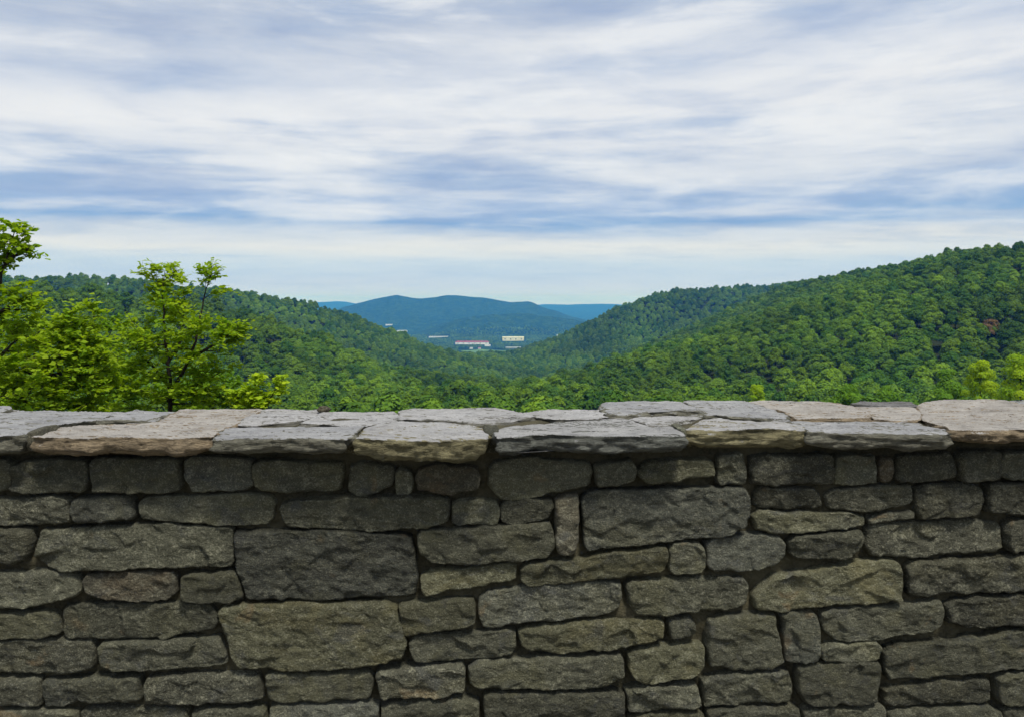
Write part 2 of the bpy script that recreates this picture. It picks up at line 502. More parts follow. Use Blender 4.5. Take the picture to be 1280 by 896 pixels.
def grid_faces(nu, nv):
    ii, jj = np.meshgrid(np.arange(nu - 1), np.arange(nv - 1), indexing='ij')
    return np.stack([ii * nv + jj, ii * nv + jj + 1, (ii + 1) * nv + jj + 1, (ii + 1) * nv + jj], -1).reshape(-1, 4)

def facets(x, y, rng, w, h, amp, n):
    """soft patchwork of tilted planes, like split rock"""
    c = rng.uniform((x.min(), y.min()), (x.max(), y.max()), (n, 2))
    g = rng.normal(0, 1, (n, 2)) * amp
    o = rng.uniform(-.5, .5, n) * amp * .12
    d2 = (x[..., None] - c[:, 0])**2 + ((y[..., None] - c[:, 1]) * 1.5)**2
    d2 = d2 - d2.min(-1, keepdims=True)
    wgt = np.exp(-d2 / (.035**2 * .16))
    pl = g[:, 0] * (x[..., None] - c[:, 0]) + g[:, 1] * (y[..., None] - c[:, 1]) + o
    return (wgt * pl).sum(-1) / wgt.sum(-1)

def stone_geo(poly, seed, du=.0034, prot=None, mb=None):
    """poly in wall coordinates (s, z); returns world vertices and faces of one rubble stone"""
    rng = np.random.default_rng(seed)
    P = np.asarray(poly, float)
    c0 = P.mean(0); ext = (P.max(0) - P.min(0)) / 2
    P = c0 + (P - c0) * (1 + .0055 / ext)            # joints are narrow
    P = poly_round(P, rng.uniform(.05, .14), 1)
    G = coons(P, du)
    nu, nv, _ = G.shape
    s, z = G[..., 0], G[..., 1]
    w, h = np.ptp(s), np.ptp(z)
    d = border_dist(G)
    o = seed * 3.7
    # ragged outline
    wob = .0050
    s2 = s + wob * fbm(s * 24 + o, z * 24, oct=3, seed=5)
    z2 = z + wob * fbm(s * 24 + o, z * 24 + 9, oct=3, seed=6) + .0026 * fbm(s * 80 + o, z * 80, oct=3, seed=16)
    r = rng.uniform(.005, .012)
    r_loc = r * (1 + 1.3 * fbm(s * 18 + o, z * 18, oct=3, seed=8))
    q = np.clip(d / np.maximum(r_loc, .005), 0, 1)
    edge = np.clip(1 - (1 - q)**2.6, 0, 1)**.42
    H = prot if prot is not None else rng.uniform(.040, .060)
    n_f = max(4, int(w * h / .0016))
    face = facets(s + .02 * fbm(s * 20, z * 20 + o, seed=31), z, rng, w, h, .075, n_f)
    face += .0038 * fbm(s * 11 + o, z * 20, oct=4, seed=9, gain=.55)
    rg = 1 - np.abs(fbm(s * 16 + o, z * 30, oct=3, seed=12))
    face += .0028 * (rg - .75)
    face += .0036 * fbm(s * 48 + o, z * 75, oct=4, seed=10, gain=.66)
    tilt = rng.normal(0, .05) * (z - z.mean()) / max(h, .03) * .1 + rng.normal(0, .004) * (s - s.mean()) / w
    hgt = edge * (H + np.clip(face, -.018, .016) + tilt)
    top = wall_pt(s2, T_FACE + .045 - hgt, z2)
    R = rim(nu, nv)
    bs, bz = s2[tuple(R.T)], z2[tuple(R.T)]
    k = len(R)
    sk = wall_pt(bs + (bs.mean() - bs) * .03, np.full(k, T_FACE + .085), bz + (bz.mean() - bz) * .03)
    v = np.concatenate([top.reshape(-1, 3), sk])
    base = nu * nv
    idx = R[:, 0] * nv + R[:, 1]
    f = grid_faces(nu, nv).tolist()
    f += [(int(idx[i]), int(idx[(i + 1) % k]), base + (i + 1) % k, base + i) for i in range(k)]
    f.append(tuple(range(base + k - 1, base - 1, -1)))
    return v, f

STONES = [
 # first course under the coping
 ('g', [(-60,576),(9,577),(9,614),(-60,617)]), ('g', [(14,580),(105,574),(109,600),(106,614),(60,617),(12,614)]),
 ('g', [(111,580),(120,574),(222,574),(223,610),(205,615),(118,614),(113,600)]), ('b', [(229,578),(240,573),(312,575),(313,608),(300,614),(240,614),(230,600)]),
 ('g', [(316,582),(330,576),(425,580),(428,590),(422,615),(330,615),(316,608)]), ('g', [(436,585),(450,580),(490,583),(494,592),(486,610),(470,618),(448,620),(436,612)]),
 ('g', [(496,590),(502,584),(514,592),(515,612),(508,620),(495,618)]), ('n', [(519,600),(525,588),(545,583),(597,585),(599,600),(596,613),(560,618),(522,614)]),
 ('g', [(612,588),(620,578),(660,574),(735,578),(741,590),(738,608),(700,616),(655,624),(628,626),(612,610)]), ('g', [(744,582),(790,577),(800,590),(792,603),(768,606),(748,608)]),
 ('o', [(796,592),(812,578),(850,574),(890,577),(894,590),(890,596),(850,600),(812,604)]), ('g', [(900,575),(905,570),(928,569),(934,590),(933,605),(905,606),(899,600)]),
 ('d', [(939,574),(960,569),(1040,570),(1045,590),(1040,604),(960,607),(941,604)]), ('g', [(1045,595),(1050,574),(1062,570),(1095,572),(1098,590),(1096,603),(1070,607),(1046,606)]),
 ('n', [(1103,590),(1107,573),(1117,574),(1120,588),(1117,600),(1104,602)]), ('d', [(1123,576),(1130,570),(1190,568),(1197,580),(1195,598),(1130,602),(1124,598)]),
 ('d', [(1201,575),(1210,566),(1250,566),(1252,590),(1248,599),(1205,600)]), ('g', [(1254,572),(1262,566),(1340,566),(1340,599),(1256,600)]),
 # second course
 ('d', [(-60,628),(0,626),(60,622),(82,625),(86,650),(80,655),(28,659),(-60,656)]), ('b', [(86,637),(92,625),(155,619),(160,625),(165,645),(160,650),(97,654),(91,650)]),
 ('g', [(170,632),(178,624),(218,622),(300,619),(336,622),(342,632),(340,650),(330,656),(290,657),(176,651)]),
 ('g', [(350,636),(356,628),(440,623),(545,623),(558,626),(561,640),(557,653),(530,660),(490,663),(365,660),(354,650)]),
 ('g', [(565,632),(575,627),(618,627),(624,640),(620,656),(575,658),(566,655)]), ('g', [(626,636),(634,628),(660,625),(690,628),(693,635),(686,648),(668,654),(640,657),(628,652)]),
 ('n', [(696,628),(702,622),(722,621),(724,640),(723,685),(716,695),(700,694),(695,680)]),
 ('b', [(730,625),(740,616),(800,613),(900,611),(930,613),(937,625),(938,640),(934,660),(910,671),(840,677),(760,686),(738,690),(731,680),(730,650)]),
 ('d', [(945,620),(955,612),(1020,613),(1029,622),(1030,632),(1022,637),(955,637),(945,632)]), ('d', [(1036,622),(1045,613),(1080,611),(1140,608),(1142,625),(1136,632),(1108,638),(1085,641),(1040,636)]),
 ('d', [(1148,614),(1160,607),(1220,606),(1232,614),(1234,630),(1226,645),(1190,648),(1155,648),(1148,640)]), ('d', [(1238,612),(1245,606),(1340,606),(1340,645),(1262,643),(1240,640)]),
 # third course
 ('g', [(944,648),(955,642),(1000,643),(1065,643),(1083,648),(1083,658),(1060,662),(1010,666),(975,667),(950,664)]), ('d', [(1090,649),(1110,644),(1144,642),(1145,651),(1110,654),(1092,655)]),
 ('d', [(-60,664),(10,662),(34,664),(36,680),(30,700),(10,708),(-60,708)]),
 ('g', [(42,680),(46,667),(65,664),(140,660),(200,656),(250,660),(286,662),(290,680),(291,700),(285,708),(200,711),(110,713),(62,712),(44,704)]),
 ('b', [(292,668),(320,666),(420,665),(460,667),(512,673),(516,690),(520,720),(517,746),(440,748),(400,752),(350,750),(310,749),(302,735),(296,710)]),
 ('g', [(523,672),(530,665),(600,660),(640,657),(686,655),(692,665),(693,684),(680,697),(640,702),(585,705),(540,702),(526,692)]),
 ('o', [(526,722),(540,716),(600,710),(640,706),(645,710),(644,726),(600,735),(550,742),(532,744),(527,736)]),
 ('o', [(651,712),(660,705),(740,698),(820,686),(833,687),(835,700),(832,716),(790,722),(700,731),(665,734),(653,728)]),
 ('g', [(838,690),(845,683),(875,680),(882,688),(882,710),(875,717),(845,720),(840,715)]), ('b', [(886,685),(896,676),(940,671),(975,672),(985,683),(984,695),(970,712),(940,714),(896,716),(888,710)]),
 ('g', [(990,680),(1000,672),(1060,667),(1078,666),(1083,674),(1078,688),(1062,698),(1040,700),(1000,698),(991,692)]),
 ('d', [(1088,665),(1095,657),(1140,656),(1230,653),(1258,656),(1258,685),(1245,692),(1200,694),(1150,697),(1095,696),(1087,685)]), ('d', [(1262,660),(1270,652),(1340,652),(1340,690),(1270,691),(1262,680)]),
 # fourth course
 ('g', [(-60,722),(10,718),(85,716),(95,730),(98,740),(90,748),(50,757),(0,762),(-60,762)]), ('n', [(100,728),(108,720),(160,718),(212,717),(218,725),(216,742),(205,750),(170,752),(130,750),(105,742)]),
 ('g', [(224,725),(235,720),(292,716),(297,730),(300,748),(285,754),(250,754),(228,750)]),
 ('o', [(946,750),(955,735),(975,722),(1030,712),(1080,706),(1120,703),(1128,708),(1132,730),(1128,750),(1100,756),(1050,758),(990,765),(955,766),(947,762)]),
 ('d', [(1136,712),(1145,704),(1225,701),(1270,698),(1340,698),(1340,741),(1275,740),(1180,744),(1140,747)]),
 # fifth course
 ('g', [(-60,768),(0,770),(62,766),(70,775),(71,795),(40,798),(-60,797)]), ('g', [(74,768),(80,762),(110,758),(180,757),(258,757),(268,768),(272,778),(262,788),(230,792),(200,799),(140,799),(80,797),(75,785)]),
 ('o', [(274,768),(280,759),(380,756),(480,754),(494,760),(500,780),(506,805),(502,822),(480,830),(420,838),(340,838),(300,834),(288,822),(281,800)]),
 ('o', [(499,760),(505,755),(560,752),(590,751),(593,760),(592,780),(580,786),(540,790),(508,794),(502,780)]),
 ('b', [(600,750),(610,742),(640,739),(700,732),(760,731),(777,732),(778,750),(774,763),(750,772),(700,778),(650,780),(620,788),(604,786),(600,770)]),
 ('g', [(786,735),(800,730),(880,724),(930,726),(938,735),(937,757),(920,763),(870,768),(800,771),(790,762)]),
 ('g', [(838,780),(845,775),(866,775),(871,783),(871,795),(864,800),(842,800)]), ('o', [(649,792),(660,787),(740,780),(822,777),(831,782),(830,798),(815,806),(780,812),(700,818),(665,815),(652,810)]),
 ('g', [(511,806),(520,798),(580,795),(635,792),(643,795),(645,812),(640,820),(600,826),(540,829),(520,827),(513,818)]),
 ('g', [(886,800),(889,778),(920,772),(960,771),(973,775),(976,800),(980,828),(965,838),(920,840),(890,836)]), ('b', [(980,770),(990,768),(1024,768),(1028,800),(1024,825),(1010,829),(985,828),(982,800)]),
 ('g', [(1030,770),(1045,764),(1110,760),(1178,753),(1182,765),(1180,782),(1165,792),(1120,799),(1080,804),(1050,802),(1034,790)]), ('d', [(1186,760),(1200,752),(1280,747),(1340,746),(1340,781),(1260,784),(1215,787),(1190,780)]),
 # sixth course and below
 ('d', [(-60,804),(0,803),(60,802),(110,803),(115,815),(112,838),(80,843),(0,845),(-60,845)]), ('g', [(119,815),(126,806),(200,803),(270,800),(276,812),(282,830),(260,834),(200,838),(140,840),(124,835)]),
 ('g', [(1029,814),(1040,808),(1096,805),(1103,812),(1101,826),(1070,830),(1031,828)]), ('g', [(1107,817),(1130,808),(1200,803),(1280,792),(1340,786),(1340,838),(1270,838),(1200,846),(1150,850),(1115,850),(1108,838)]),
 ('g', [(1000,838),(1010,833),(1099,829),(1102,850),(1096,880),(1010,882),(1000,865)]), ('o', [(787,820),(795,815),(870,808),(882,812),(881,838),(870,845),(820,853),(795,850),(788,840)]),
 ('g', [(586,838),(600,830),(700,824),(775,822),(780,830),(780,848),(760,858),(700,862),(600,862),(588,855)]), ('d', [(470,846),(480,840),(575,833),(581,840),(580,866),(540,872),(475,874)]),
 ('g', [(330,847),(345,844),(420,843),(460,841),(464,850),(462,876),(335,880)]), ('d', [(180,852),(200,847),(300,843),(322,848),(325,878),(182,882)]),
 ('b', [(52,854),(170,849),(174,878),(54,884)]), ('d', [(-60,853),(44,852),(46,884),(-60,886)]),
 ('g', [(880,854),(900,848),(988,843),(993,865),(990,880),(884,884)]), ('g', [(786,862),(860,857),(873,862),(876,884),(788,890)]),
 ('d', [(1109,862),(1200,854),(1240,851),(1244,880),(1112,886)]), ('g', [(1250,847),(1340,842),(1340,880),(1252,882)]),
 # lowest course at the foot of the picture
 ('g', [(-60,893),(90,890),(92,935),(-60,936)]), ('d', [(97,890),(230,888),(233,934),(98,935)]), ('g', [(238,888),(328,886),(330,930),(240,933)]),
 ('b', [(336,886),(470,882),(472,930),(338,932)]), ('g', [(477,881),(598,876),(600,928),(480,930)]), ('g', [(606,870),(780,868),(782,926),(608,928)]),
 ('o', [(787,896),(880,891),(884,932),(790,934)]), ('g', [(886,890),(1000,887),(1004,932),(890,934)]), ('d', [(1006,889),(1108,886),(1112,930),(1010,934)]),
 ('g', [(1116,892),(1250,886),(1252,930),(1118,934)]), ('d', [(1256,888),(1340,885),(1340,930),(1258,932)]),
]

wall = empty('stone_wall', tuple(wall_pt(np.array(0.), np.array(.35), np.array(0.))))
tag(wall, 'long dark grey rubble stone wall topped with pale slate slabs across the foreground', 'wall')
WORLD_OFF = np.array(wall.location)

def wall_part(name, v, f, mat, label=None, smooth=True):
    o = mesh_obj(name, np.asarray(v) - WORLD_OFF, f, mat, wall, smooth)
    if label: o['label'] = label
    return o

STONE_LABELS = {24: 'narrow upright stone with a small rusty yellow spot', 25: 'large blue grey block, the longest of the wall',
                34: 'large square blue grey block', 46: 'smooth olive stone with a slanted upper left edge', 50: 'large brownish olive block',
                44: 'small stone with a rusty brown tint', 54: 'tiny square stone'}
for i, (k, poly) in enumerate(STONES):
    v, f = stone_geo([px_face(*p) for p in poly], 100 + i)
    wall_part('wall_stone', v, f, STONE[k], STONE_LABELS.get(i))

# rubble that continues past both sides and down to the ground, out of the photograph
def outer_stones():
    mb = MB(); rng = np.random.default_rng(5); sd = 900
    def rows(s0, s1, z0, z1):
        nonlocal sd
        z = z1
        while z > z0 + .02:
            h = min(rng.uniform(.07, .13), z - z0); s = s0
            while s < s1 - .02:
                w = min(rng.uniform(.14, .42), s1 - s)
                g = .007
                if w > .05 and h > .04:
                    poly = [(s + g, z - h + g), (s + w - g, z - h + g), (s + w - g, z - g), (s + g, z - g)]
                    v, f = stone_geo([(a + rng.normal(0, .004), b + rng.normal(0, .004)) for a, b in poly], sd, du=.011)
                    mb.add(v, f); sd += 1
                s += w
            z -= h
    sl, sr = px_face(-60, 700)[0], px_face(1340, 700)[0]
    zb = min(px_face(-60, 936)[1], px_face(1340, 934)[1])
    rows(-3.6, sl - .01, zb, 1.035); rows(sr + .01, 3.7, zb, 1.035); rows(-3.6, 3.7, 0.0, zb - .005)
    return mb
o = wall_part('outer_masonry', *(lambda m: (np.concatenate(m.v), m.f))(outer_stones()), STONE['g'])

# mortar core: front sheet with relief, back and ends
def core():
    s = np.linspace(-3.6, 3.7, 900); z = np.linspace(-.05, 1.055, 150)
    Sg, Zg = np.meshgrid(s, z, indexing='ij')
    t = T_FACE + .031 - .020 * fbm(Sg * 9, Zg * 9, oct=4, seed=41) - .006 * fbm(Sg * 60, Zg * 60, oct=2, seed=44)
    v = wall_pt(Sg, t, Zg).reshape(-1, 3)
    f = grid_faces(*Sg.shape).tolist()
    mb = MB(); mb.add(v, f)
    # top bed under the slabs
    tt = np.linspace(T_FACE + .0, .475, 50)
    Sg2, Tg = np.meshgrid(s, tt, indexing='ij')
    ztop = ZT - .009 + .006 * fbm(Sg2 * 14, Tg * 14, oct=4, seed=47)
    ztop[:, 0] = ZT - .055; ztop[:, 1] = ZT - .03
    v = wall_pt(Sg2, Tg, ztop).reshape(-1, 3)
    mb.add(v, grid_faces(*Sg2.shape)[:, ::-1].tolist())
    b = [wall_pt(np.array(a), np.array(c), np.array(d)) for a in (-3.6, 3.7) for c in (T_FACE + .06, .472) for d in (-.05, 1.075)]
    mb.add(b, [(2, 3, 7, 6), (0, 2, 3, 1), (4, 6, 7, 5)])
    return np.concatenate(mb.v), mb.f
wall_part('mortar', *core(), MORTAR)

def slab_geo(poly, seed, thick, dz=0.0, front=True, du=.0042):
    """poly in (s, t) on the top of the wall, one split slate slab"""
    rng = np.random.default_rng(seed)
    P = np.asarray(poly, float)
    c0 = P.mean(0); ext = (P.max(0) - P.min(0)) / 2
    P = c0 + (P - c0) * (1 + .0085 / ext)
    P = poly_round(P, .07, 1)
    G = coons(P, du, cluster=False)
    nu, nv, _ = G.shape
    s, t = G[..., 0], G[..., 1]
    o = seed * 2.3
    d = border_dist(G)
    s2 = s + .004 * fbm(s * 20 + o, t * 20, oct=3, seed=51) + .002 * fbm(s * 80, t * 80 + o, oct=2, seed=61)
    t2 = t + .0045 * fbm(s * 18 + o, t * 18 + 7, oct=4, seed=52) + .003 * fbm(s * 70 + o, t * 70, oct=3, seed=62, gain=.6)
    lay = fbm(s * 4 + o, t * 9, oct=4, seed=53)
    st = lay * 6
    ter = (np.floor(st) + np.clip((st - np.floor(st)) * 5 - 2, 0, 1)) / 5          # thin cleft layers
    z = ZT + dz + 0.0085 * ter + .0028 * fbm(s * 14 + o, t * 40, oct=4, seed=54) + .0008 * fbm(s * 60, t * 120 + o, oct=2, seed=55)
    z += rng.normal(0, .008) * (s - s.mean()) + rng.normal(0, .010) * (t - t.mean())
    q = np.clip(d / .009, 0, 1)
    z = z - .0022 * (1 - q)**2 * (1 + .8 * fbm(s * 40 + o, t * 40, oct=2, seed=56))
    top = wall_pt(s2, t2, z)
    R = rim(nu, nv); k = len(R)
    bs, bt, bz = s2[tuple(R.T)], t2[tuple(R.T)], z[tuple(R.T)]
    bp = np.stack([bs, bt], -1)
    tg = np.roll(bp, -3, 0) - np.roll(bp, 3, 0)
    nrm = np.stack([tg[:, 1], -tg[:, 0]], -1); nrm /= np.linalg.norm(nrm, axis=1)[:, None] + 1e-9
    c = bp.mean(0)
    if ((bp - c) * nrm).sum() < 0: nrm = -nrm
    for _ in range(3): nrm = (nrm + np.roll(nrm, 1, 0) + np.roll(nrm, -1, 0)) / 3
    # uneven underside, thinner towards the ends of the front edge
    ends = np.minimum(bs - bs.min(), bs.max() - bs) / .05
    th = thick * (1 + .17 * fbm(bs * 13 + o, bt * 9, oct=4, seed=57)) * (.78 + .22 * np.clip(ends, 0, 1))
    rows = 11
    vs = [top.reshape(-1, 3), wall_pt(bs, bt, bz)]      # own vertices for the broken edge: a crisp arris
    for r in range(1, rows + 1):
        e = r / rows
        dep = th * e
        zz = bz - dep
        strata = fbm(bs * 9 + o + zz * 22, zz * 75 + bt * 9, oct=4, seed=58, gain=.55)
        chip = fbm(bs * 16 + o, zz * 30 + bt * 16, oct=3, seed=59)
        chip = (np.floor(chip * 6) + np.clip((chip * 6 - np.floor(chip * 6)) * 3 - 1, 0, 1)) / 6
        off = .011 * strata + .016 * chip + .003 * math.sin(e * math.pi) - .014 * max(0, e - .7) / .3
        off = off * min(1.0, r / 2)
        if r == rows: off = off - .012
        q2 = bp + nrm * off[:, None]
        vs.append(wall_pt(q2[:, 0], q2[:, 1], zz))
    base = nu * nv
    idx = [int(a * nv + b) for a, b in R]
    f = grid_faces(nu, nv).tolist()
    ring = list(range(base, base + k)); base += k
    for r in range(rows):
        nxt = list(range(base + r * k, base + (r + 1) * k))
        f += [(ring[i], nxt[i], nxt[(i + 1) % k], ring[(i + 1) % k]) for i in range(k)]
        ring = nxt
    f.append(tuple(ring))
    return np.concatenate(vs), f

SLABS = [  # material, thickness, lift, outline on the photograph's wall top
 ('g', .048, .000, [(-90,511),(166,511.5),(147,516),(120,525),(77,530.5),(28,546.5),(-90,549)]),
 ('g', .030, .001, [(172,511.5),(220,511.5),(199,520.5),(180,525.5),(124,526.5),(150,516.5)]),
 ('t', .049, .001, [(43,547),(82,532.5),(123,528.5),(183,527.5),(204,522),(226,512),(327,512),(310,520.5),(292,529.5),(272,538),(263,546)]),
 ('g', .040, -.001, [(269,547),(278,539),(292,532),(318,530.8),(436,532.5),(457,530),(436,544),(431,547.5)]),
 ('p', .030, .000, [(297,529),(331,512.5),(401,512),(398,516),(371,525.5),(318,529.6)]),
 ('p', .030, -.002, [(402,516),(413,514),(491,514),(497,518),(495,525),(470,528.5),(436,531),(376,527)]),
 ('o', .058, .000, [(446,547.5),(462,534.5),(477,530),(502,527.5),(560,528.5),(598,532.5),(606,540),(606,547)]),
 ('p', .030, .001, [(501,514),(530,510.5),(610,510.5),(644,514),(668,520.5),(640,524.5),(600,526.5),(560,526.6),(502,525.8)]),
 ('p', .030, .000, [(648,514),(690,511),(750,511.5),(755,517),(759,521.5),(740,524),(690,524),(674,520.5)]),
 ('b', .050, .000, [(627,546),(618,537),(645,530.5),(700,526.5),(747,526.5),(778,524.5),(812,531),(836,530.5),(850,535.5),(853,541),(660,542)]),
 ('p', .028, .000, [(788,523.5),(806,519.5),(845,517.5),(866,519),(876,521),(857,525),(831,528.6),(813,528.6)]),
 ('g', .030, .009, [(754,507.5),(780,505),(850,504),(861,509),(872,514.5),(880,518),(866,517.5),(845,516),(805,518),(783,521.5),(764,520.5)]),
 ('g', .030, .008, [(857,505),(890,503),(930,503.5),(946,508.5),(968,515.5),(983,521),(978,526),(940,523),(900,521),(884,519.5),(875,514.5)]),
 ('o', .053, .000, [(861,537.5),(856,533),(881,525.5),(900,523.5),(940,526),(985,530),(1002,533.5),(1007,537)]),
 ('t', .030, .006, [(934,503.5),(960,502),(1020,503.5),(1059,508),(1074,515.5),(1087,522),(1069,526),(1002,525.5),(986,520.5),(972,515.5),(950,508.5)]),
 ('k', .022, .008, [(1064,507),(1080,503.5),(1139,503.5),(1143,507.5),(1100,507.7)]),
 ('g', .045, .000, [(1012,538.5),(1005,533),(990,528.5),(1001,527.5),(1069,528),(1112,528.5),(1148,527.5),(1170,532),(1184,538)]),
 ('t', .030, .003, [(1078,515),(1066,509),(1100,508.7),(1143,508.7),(1150,519),(1148,525.5),(1114,526.8),(1091,522)]),
 ('t', .036, .004, [(1188,537.5),(1174,531),(1154,525),(1153,517),(1147,507.5),(1160,505),(1185,502.5),(1255,503),(1276,507),(1350,506),(1350,537)]),
 ('g', .030, .006, [(1262,502),(1350,501),(1350,505),(1280,506)]),
]
SLAB_LABELS = {2: 'broad tan brown coping slab with a thick rough edge', 6: 'olive edged slab, the thickest of the coping', 15: 'small dark slate piece at the back of the coping',
               18: 'broad pinkish tan slab at the right end'}
SLAB['b'] = slab_mat('blue_edged_slate', (.36, .357, .352), (.455, .45, .442), (.56, .555, .54), (.12, .125, .108))
for i, (k, th, dz, poly) in enumerate(SLABS):
    v, f = slab_geo([px_top(*p) for p in poly], 300 + i, th, dz)
    wall_part('coping_slab', v, f, SLAB[k], SLAB_LABELS.get(i))
rs = np.random.default_rng(12)
for side in (-1, 1):            # coping beyond the picture's edges
    e = px_top(-92, 540)[0] if side < 0 else px_top(1352, 530)[0]
    for j in range(4):
        w = rs.uniform(.36, .5)
        a, b = (e - w, e - .012) if side < 0 else (e + .012, e + w)
        v, f = slab_geo([(a, rs.uniform(-.01, .01)), (b, rs.uniform(-.01, .01)), (b + rs.uniform(-.03, .0), .60), (a + .01, .60)], 350 + j + side * 10, .045, 0, du=.009)
        wall_part('coping_slab', v, f, SLAB['gtpg'[j]])
        e += side * w
# wedge stones packed into the gaps between the front slabs
for i, (u, v0, w, hh, k) in enumerate([(36, 553, 12, 22, 'n'), (438, 556, 13, 20, 'd'), (617, 553, 20, 24, 'd'), (858, 548, 7, 16, 'g'), (1010, 549, 7, 14, 'd'), (266, 556, 6, 16, 'd')]):
    poly = [(u - w / 2, v0 - hh / 2), (u + w * .3, v0 - hh / 2 - 1), (u + w / 2, v0), (u + w / 2.2, v0 + hh / 2), (u - w / 2.2, v0 + hh / 2)]
    v, f = stone_geo([px_face(*p, t=.02) for p in poly], 400 + i, du=.0028, prot=.075)
    wall_part('wedge_stone', v, f, STONE[k])

# a loose chip of rock lying at the back of the coping
def loose_chip():
    rng = np.random.default_rng(3)
    th, ph = np.meshgrid(np.linspace(0, 2 * math.pi, 26, endpoint=False), np.linspace(.12, math.pi - .12, 14), indexing='ij')
    x, y, z = np.cos(th) * np.sin(ph), np.sin(th) * np.sin(ph), np.cos(ph)
    k = 1 + .3 * fbm(x * 2 + 4, y * 2, z * 2, oct=3, seed=70)
    v = np.stack([x * k * .022, y * k * .014, np.maximum(z * k * .011, -.008)], -1).reshape(-1, 3)
    n, m = th.shape
    f = [(i * m + j, ((i + 1) % n) * m + j, ((i + 1) % n) * m + j + 1, i * m + j + 1) for i in range(n) for j in range(m - 1)]
    f += [tuple(i * m for i in range(n))[::-1], tuple(i * m + m - 1 for i in range(n))]
    o = mesh_obj('stone_chip', v, f, STONE['n'])
    s, t = px_top(405, 514.5)
    o.location = tuple(wall_pt(np.array(s), np.array(t), np.array(ZT + .008)))
    tag(o, 'small brown chip of rock lying loose on the back edge of the wall top', 'rock')
loose_chip()

# ----------------------------------------------------------------------------- trees
def quad_leaves(c, nrm, size, rng, aspect=.62, fold=.0, dirs=None):
    """two-triangle leaf quads at centres c with normals nrm; returns verts (n*4), faces"""
    n = len(c)
    nrm = nrm / (np.linalg.norm(nrm, axis=1)[:, None] + 1e-9)
    r = rng.normal(0, 1, (n, 3)) if dirs is None else dirs
    a = r - (r * nrm).sum(1)[:, None] * nrm
    a /= np.linalg.norm(a, axis=1)[:, None] + 1e-9
    b = np.cross(nrm, a)
    L = (size * .5)[:, None]; W = L * aspect
    v = np.stack([c - a * L, c - b * W + a * L * .1 + nrm * fold * W, c + a * L, c + b * W + a * L * .1 + nrm * fold * W], 1)
    return v.reshape(-1, 3), np.arange(n * 4).reshape(n, 4)

def set_tone(o, tone):
    at_ = o.data.attributes.new('tone', 'FLOAT', 'FACE')
    at_.data.foreach_set('value', np.asarray(tone, dtype=np.float32))

def forest_mesh(name, seed, leaf='forest', nleaf=2600, R=4.6, H=7.4, leaf_size=.62, zlow=4.0):
    """a full grown broadleaf tree: trunk and a domed crown of leaf clumps; one mesh, base at the origin"""
    rng = np.random.default_rng(seed)
    lobes = []
    nl = rng.integers(17, 25)
    for i in range(nl):
        th = i * 2.39996 + rng.uniform(-.4, .4)
        q = (i + .5) / nl
        rr = R * .72 * math.sqrt(q) * rng.uniform(.8, 1.12)
        zz = zlow + (H * .62 + 4.0 - zlow) * (1 - q**1.25) * rng.uniform(.72, 1.18)
        lobes.append((rr * math.cos(th), rr * math.sin(th), zz, rng.uniform(.95, 1.75) * R / 4.6))
    lobes = np.array(lobes)
    core = np.array([[0, 0, 4.6 - (4 - zlow) * .7, R * .62], [0, 0, 6.2, R * .5]])
    al = np.concatenate([lobes, core])
    w = al[:, 3]**2; w[-2:] *= .5
    pick = rng.choice(len(al), nleaf, p=w / w.sum())
    dv = rng.normal(0, 1, (nleaf, 3)); dv /= np.linalg.norm(dv, axis=1)[:, None]
    dv[:, 2] = np.where(dv[:, 2] < -.35, -dv[:, 2], dv[:, 2])
    rad = al[pick, 3] * rng.uniform(.80, 1.10, nleaf)
    c = al[pick, :3] + dv * rad[:, None] * np.array([1, 1, .82])
    ctr = np.array([0, 0, 4.8])
    nrm = dv * 1.0 + .35 * (c - ctr) / np.linalg.norm(c - ctr, axis=1)[:, None] + rng.normal(0, .36, (nleaf, 3)) + np.array([0, 0, .2])
    size = leaf_size * rng.uniform(.5, 1.5, nleaf)
    v, f = quad_leaves(c, nrm, size, rng, .75)
    mb = MB()
    mb.tube([(0, 0, -1.5), (.05, .03, 1.5), (-.05, .1, 3.5), (.1, 0, 6)], [.26, .2, .16, .08], 6)
    for j in range(4):
        L = lobes[rng.integers(nl)]
        mb.tube([(0, 0, 2.6 + j * .5), (L[0] * .5, L[1] * .5, (3.2 + L[2]) * .5), tuple(L[:3])], [.11, .07, .03], 5)
    tv, tf = np.concatenate(mb.v), mb.f
    nt_ = len(tf)
    o = mesh_obj(name, np.concatenate([tv, v]), tf + [tuple(int(i) + len(tv) for i in q) for q in f], [BARK, LEAF[leaf]], smooth=False)
    mi = np.zeros(len(o.data.polygons), dtype=np.int32); mi[nt_:] = 1
    o.data.polygons.foreach_set('material_index', mi)
    tone = np.zeros(len(o.data.polygons)); lt = rng.uniform(0, 1, len(al))
    tone[nt_:] = np.clip(lt[pick] * .6 + rng.uniform(0, .4, nleaf), 0, 1)
    set_tone(o, tone)
    return o

PROTO = [forest_mesh('forest_tree', 40 + i, R=4.2 + .35 * (i % 3), H=6.6 + .5 * (i % 4)) for i in range(7)]

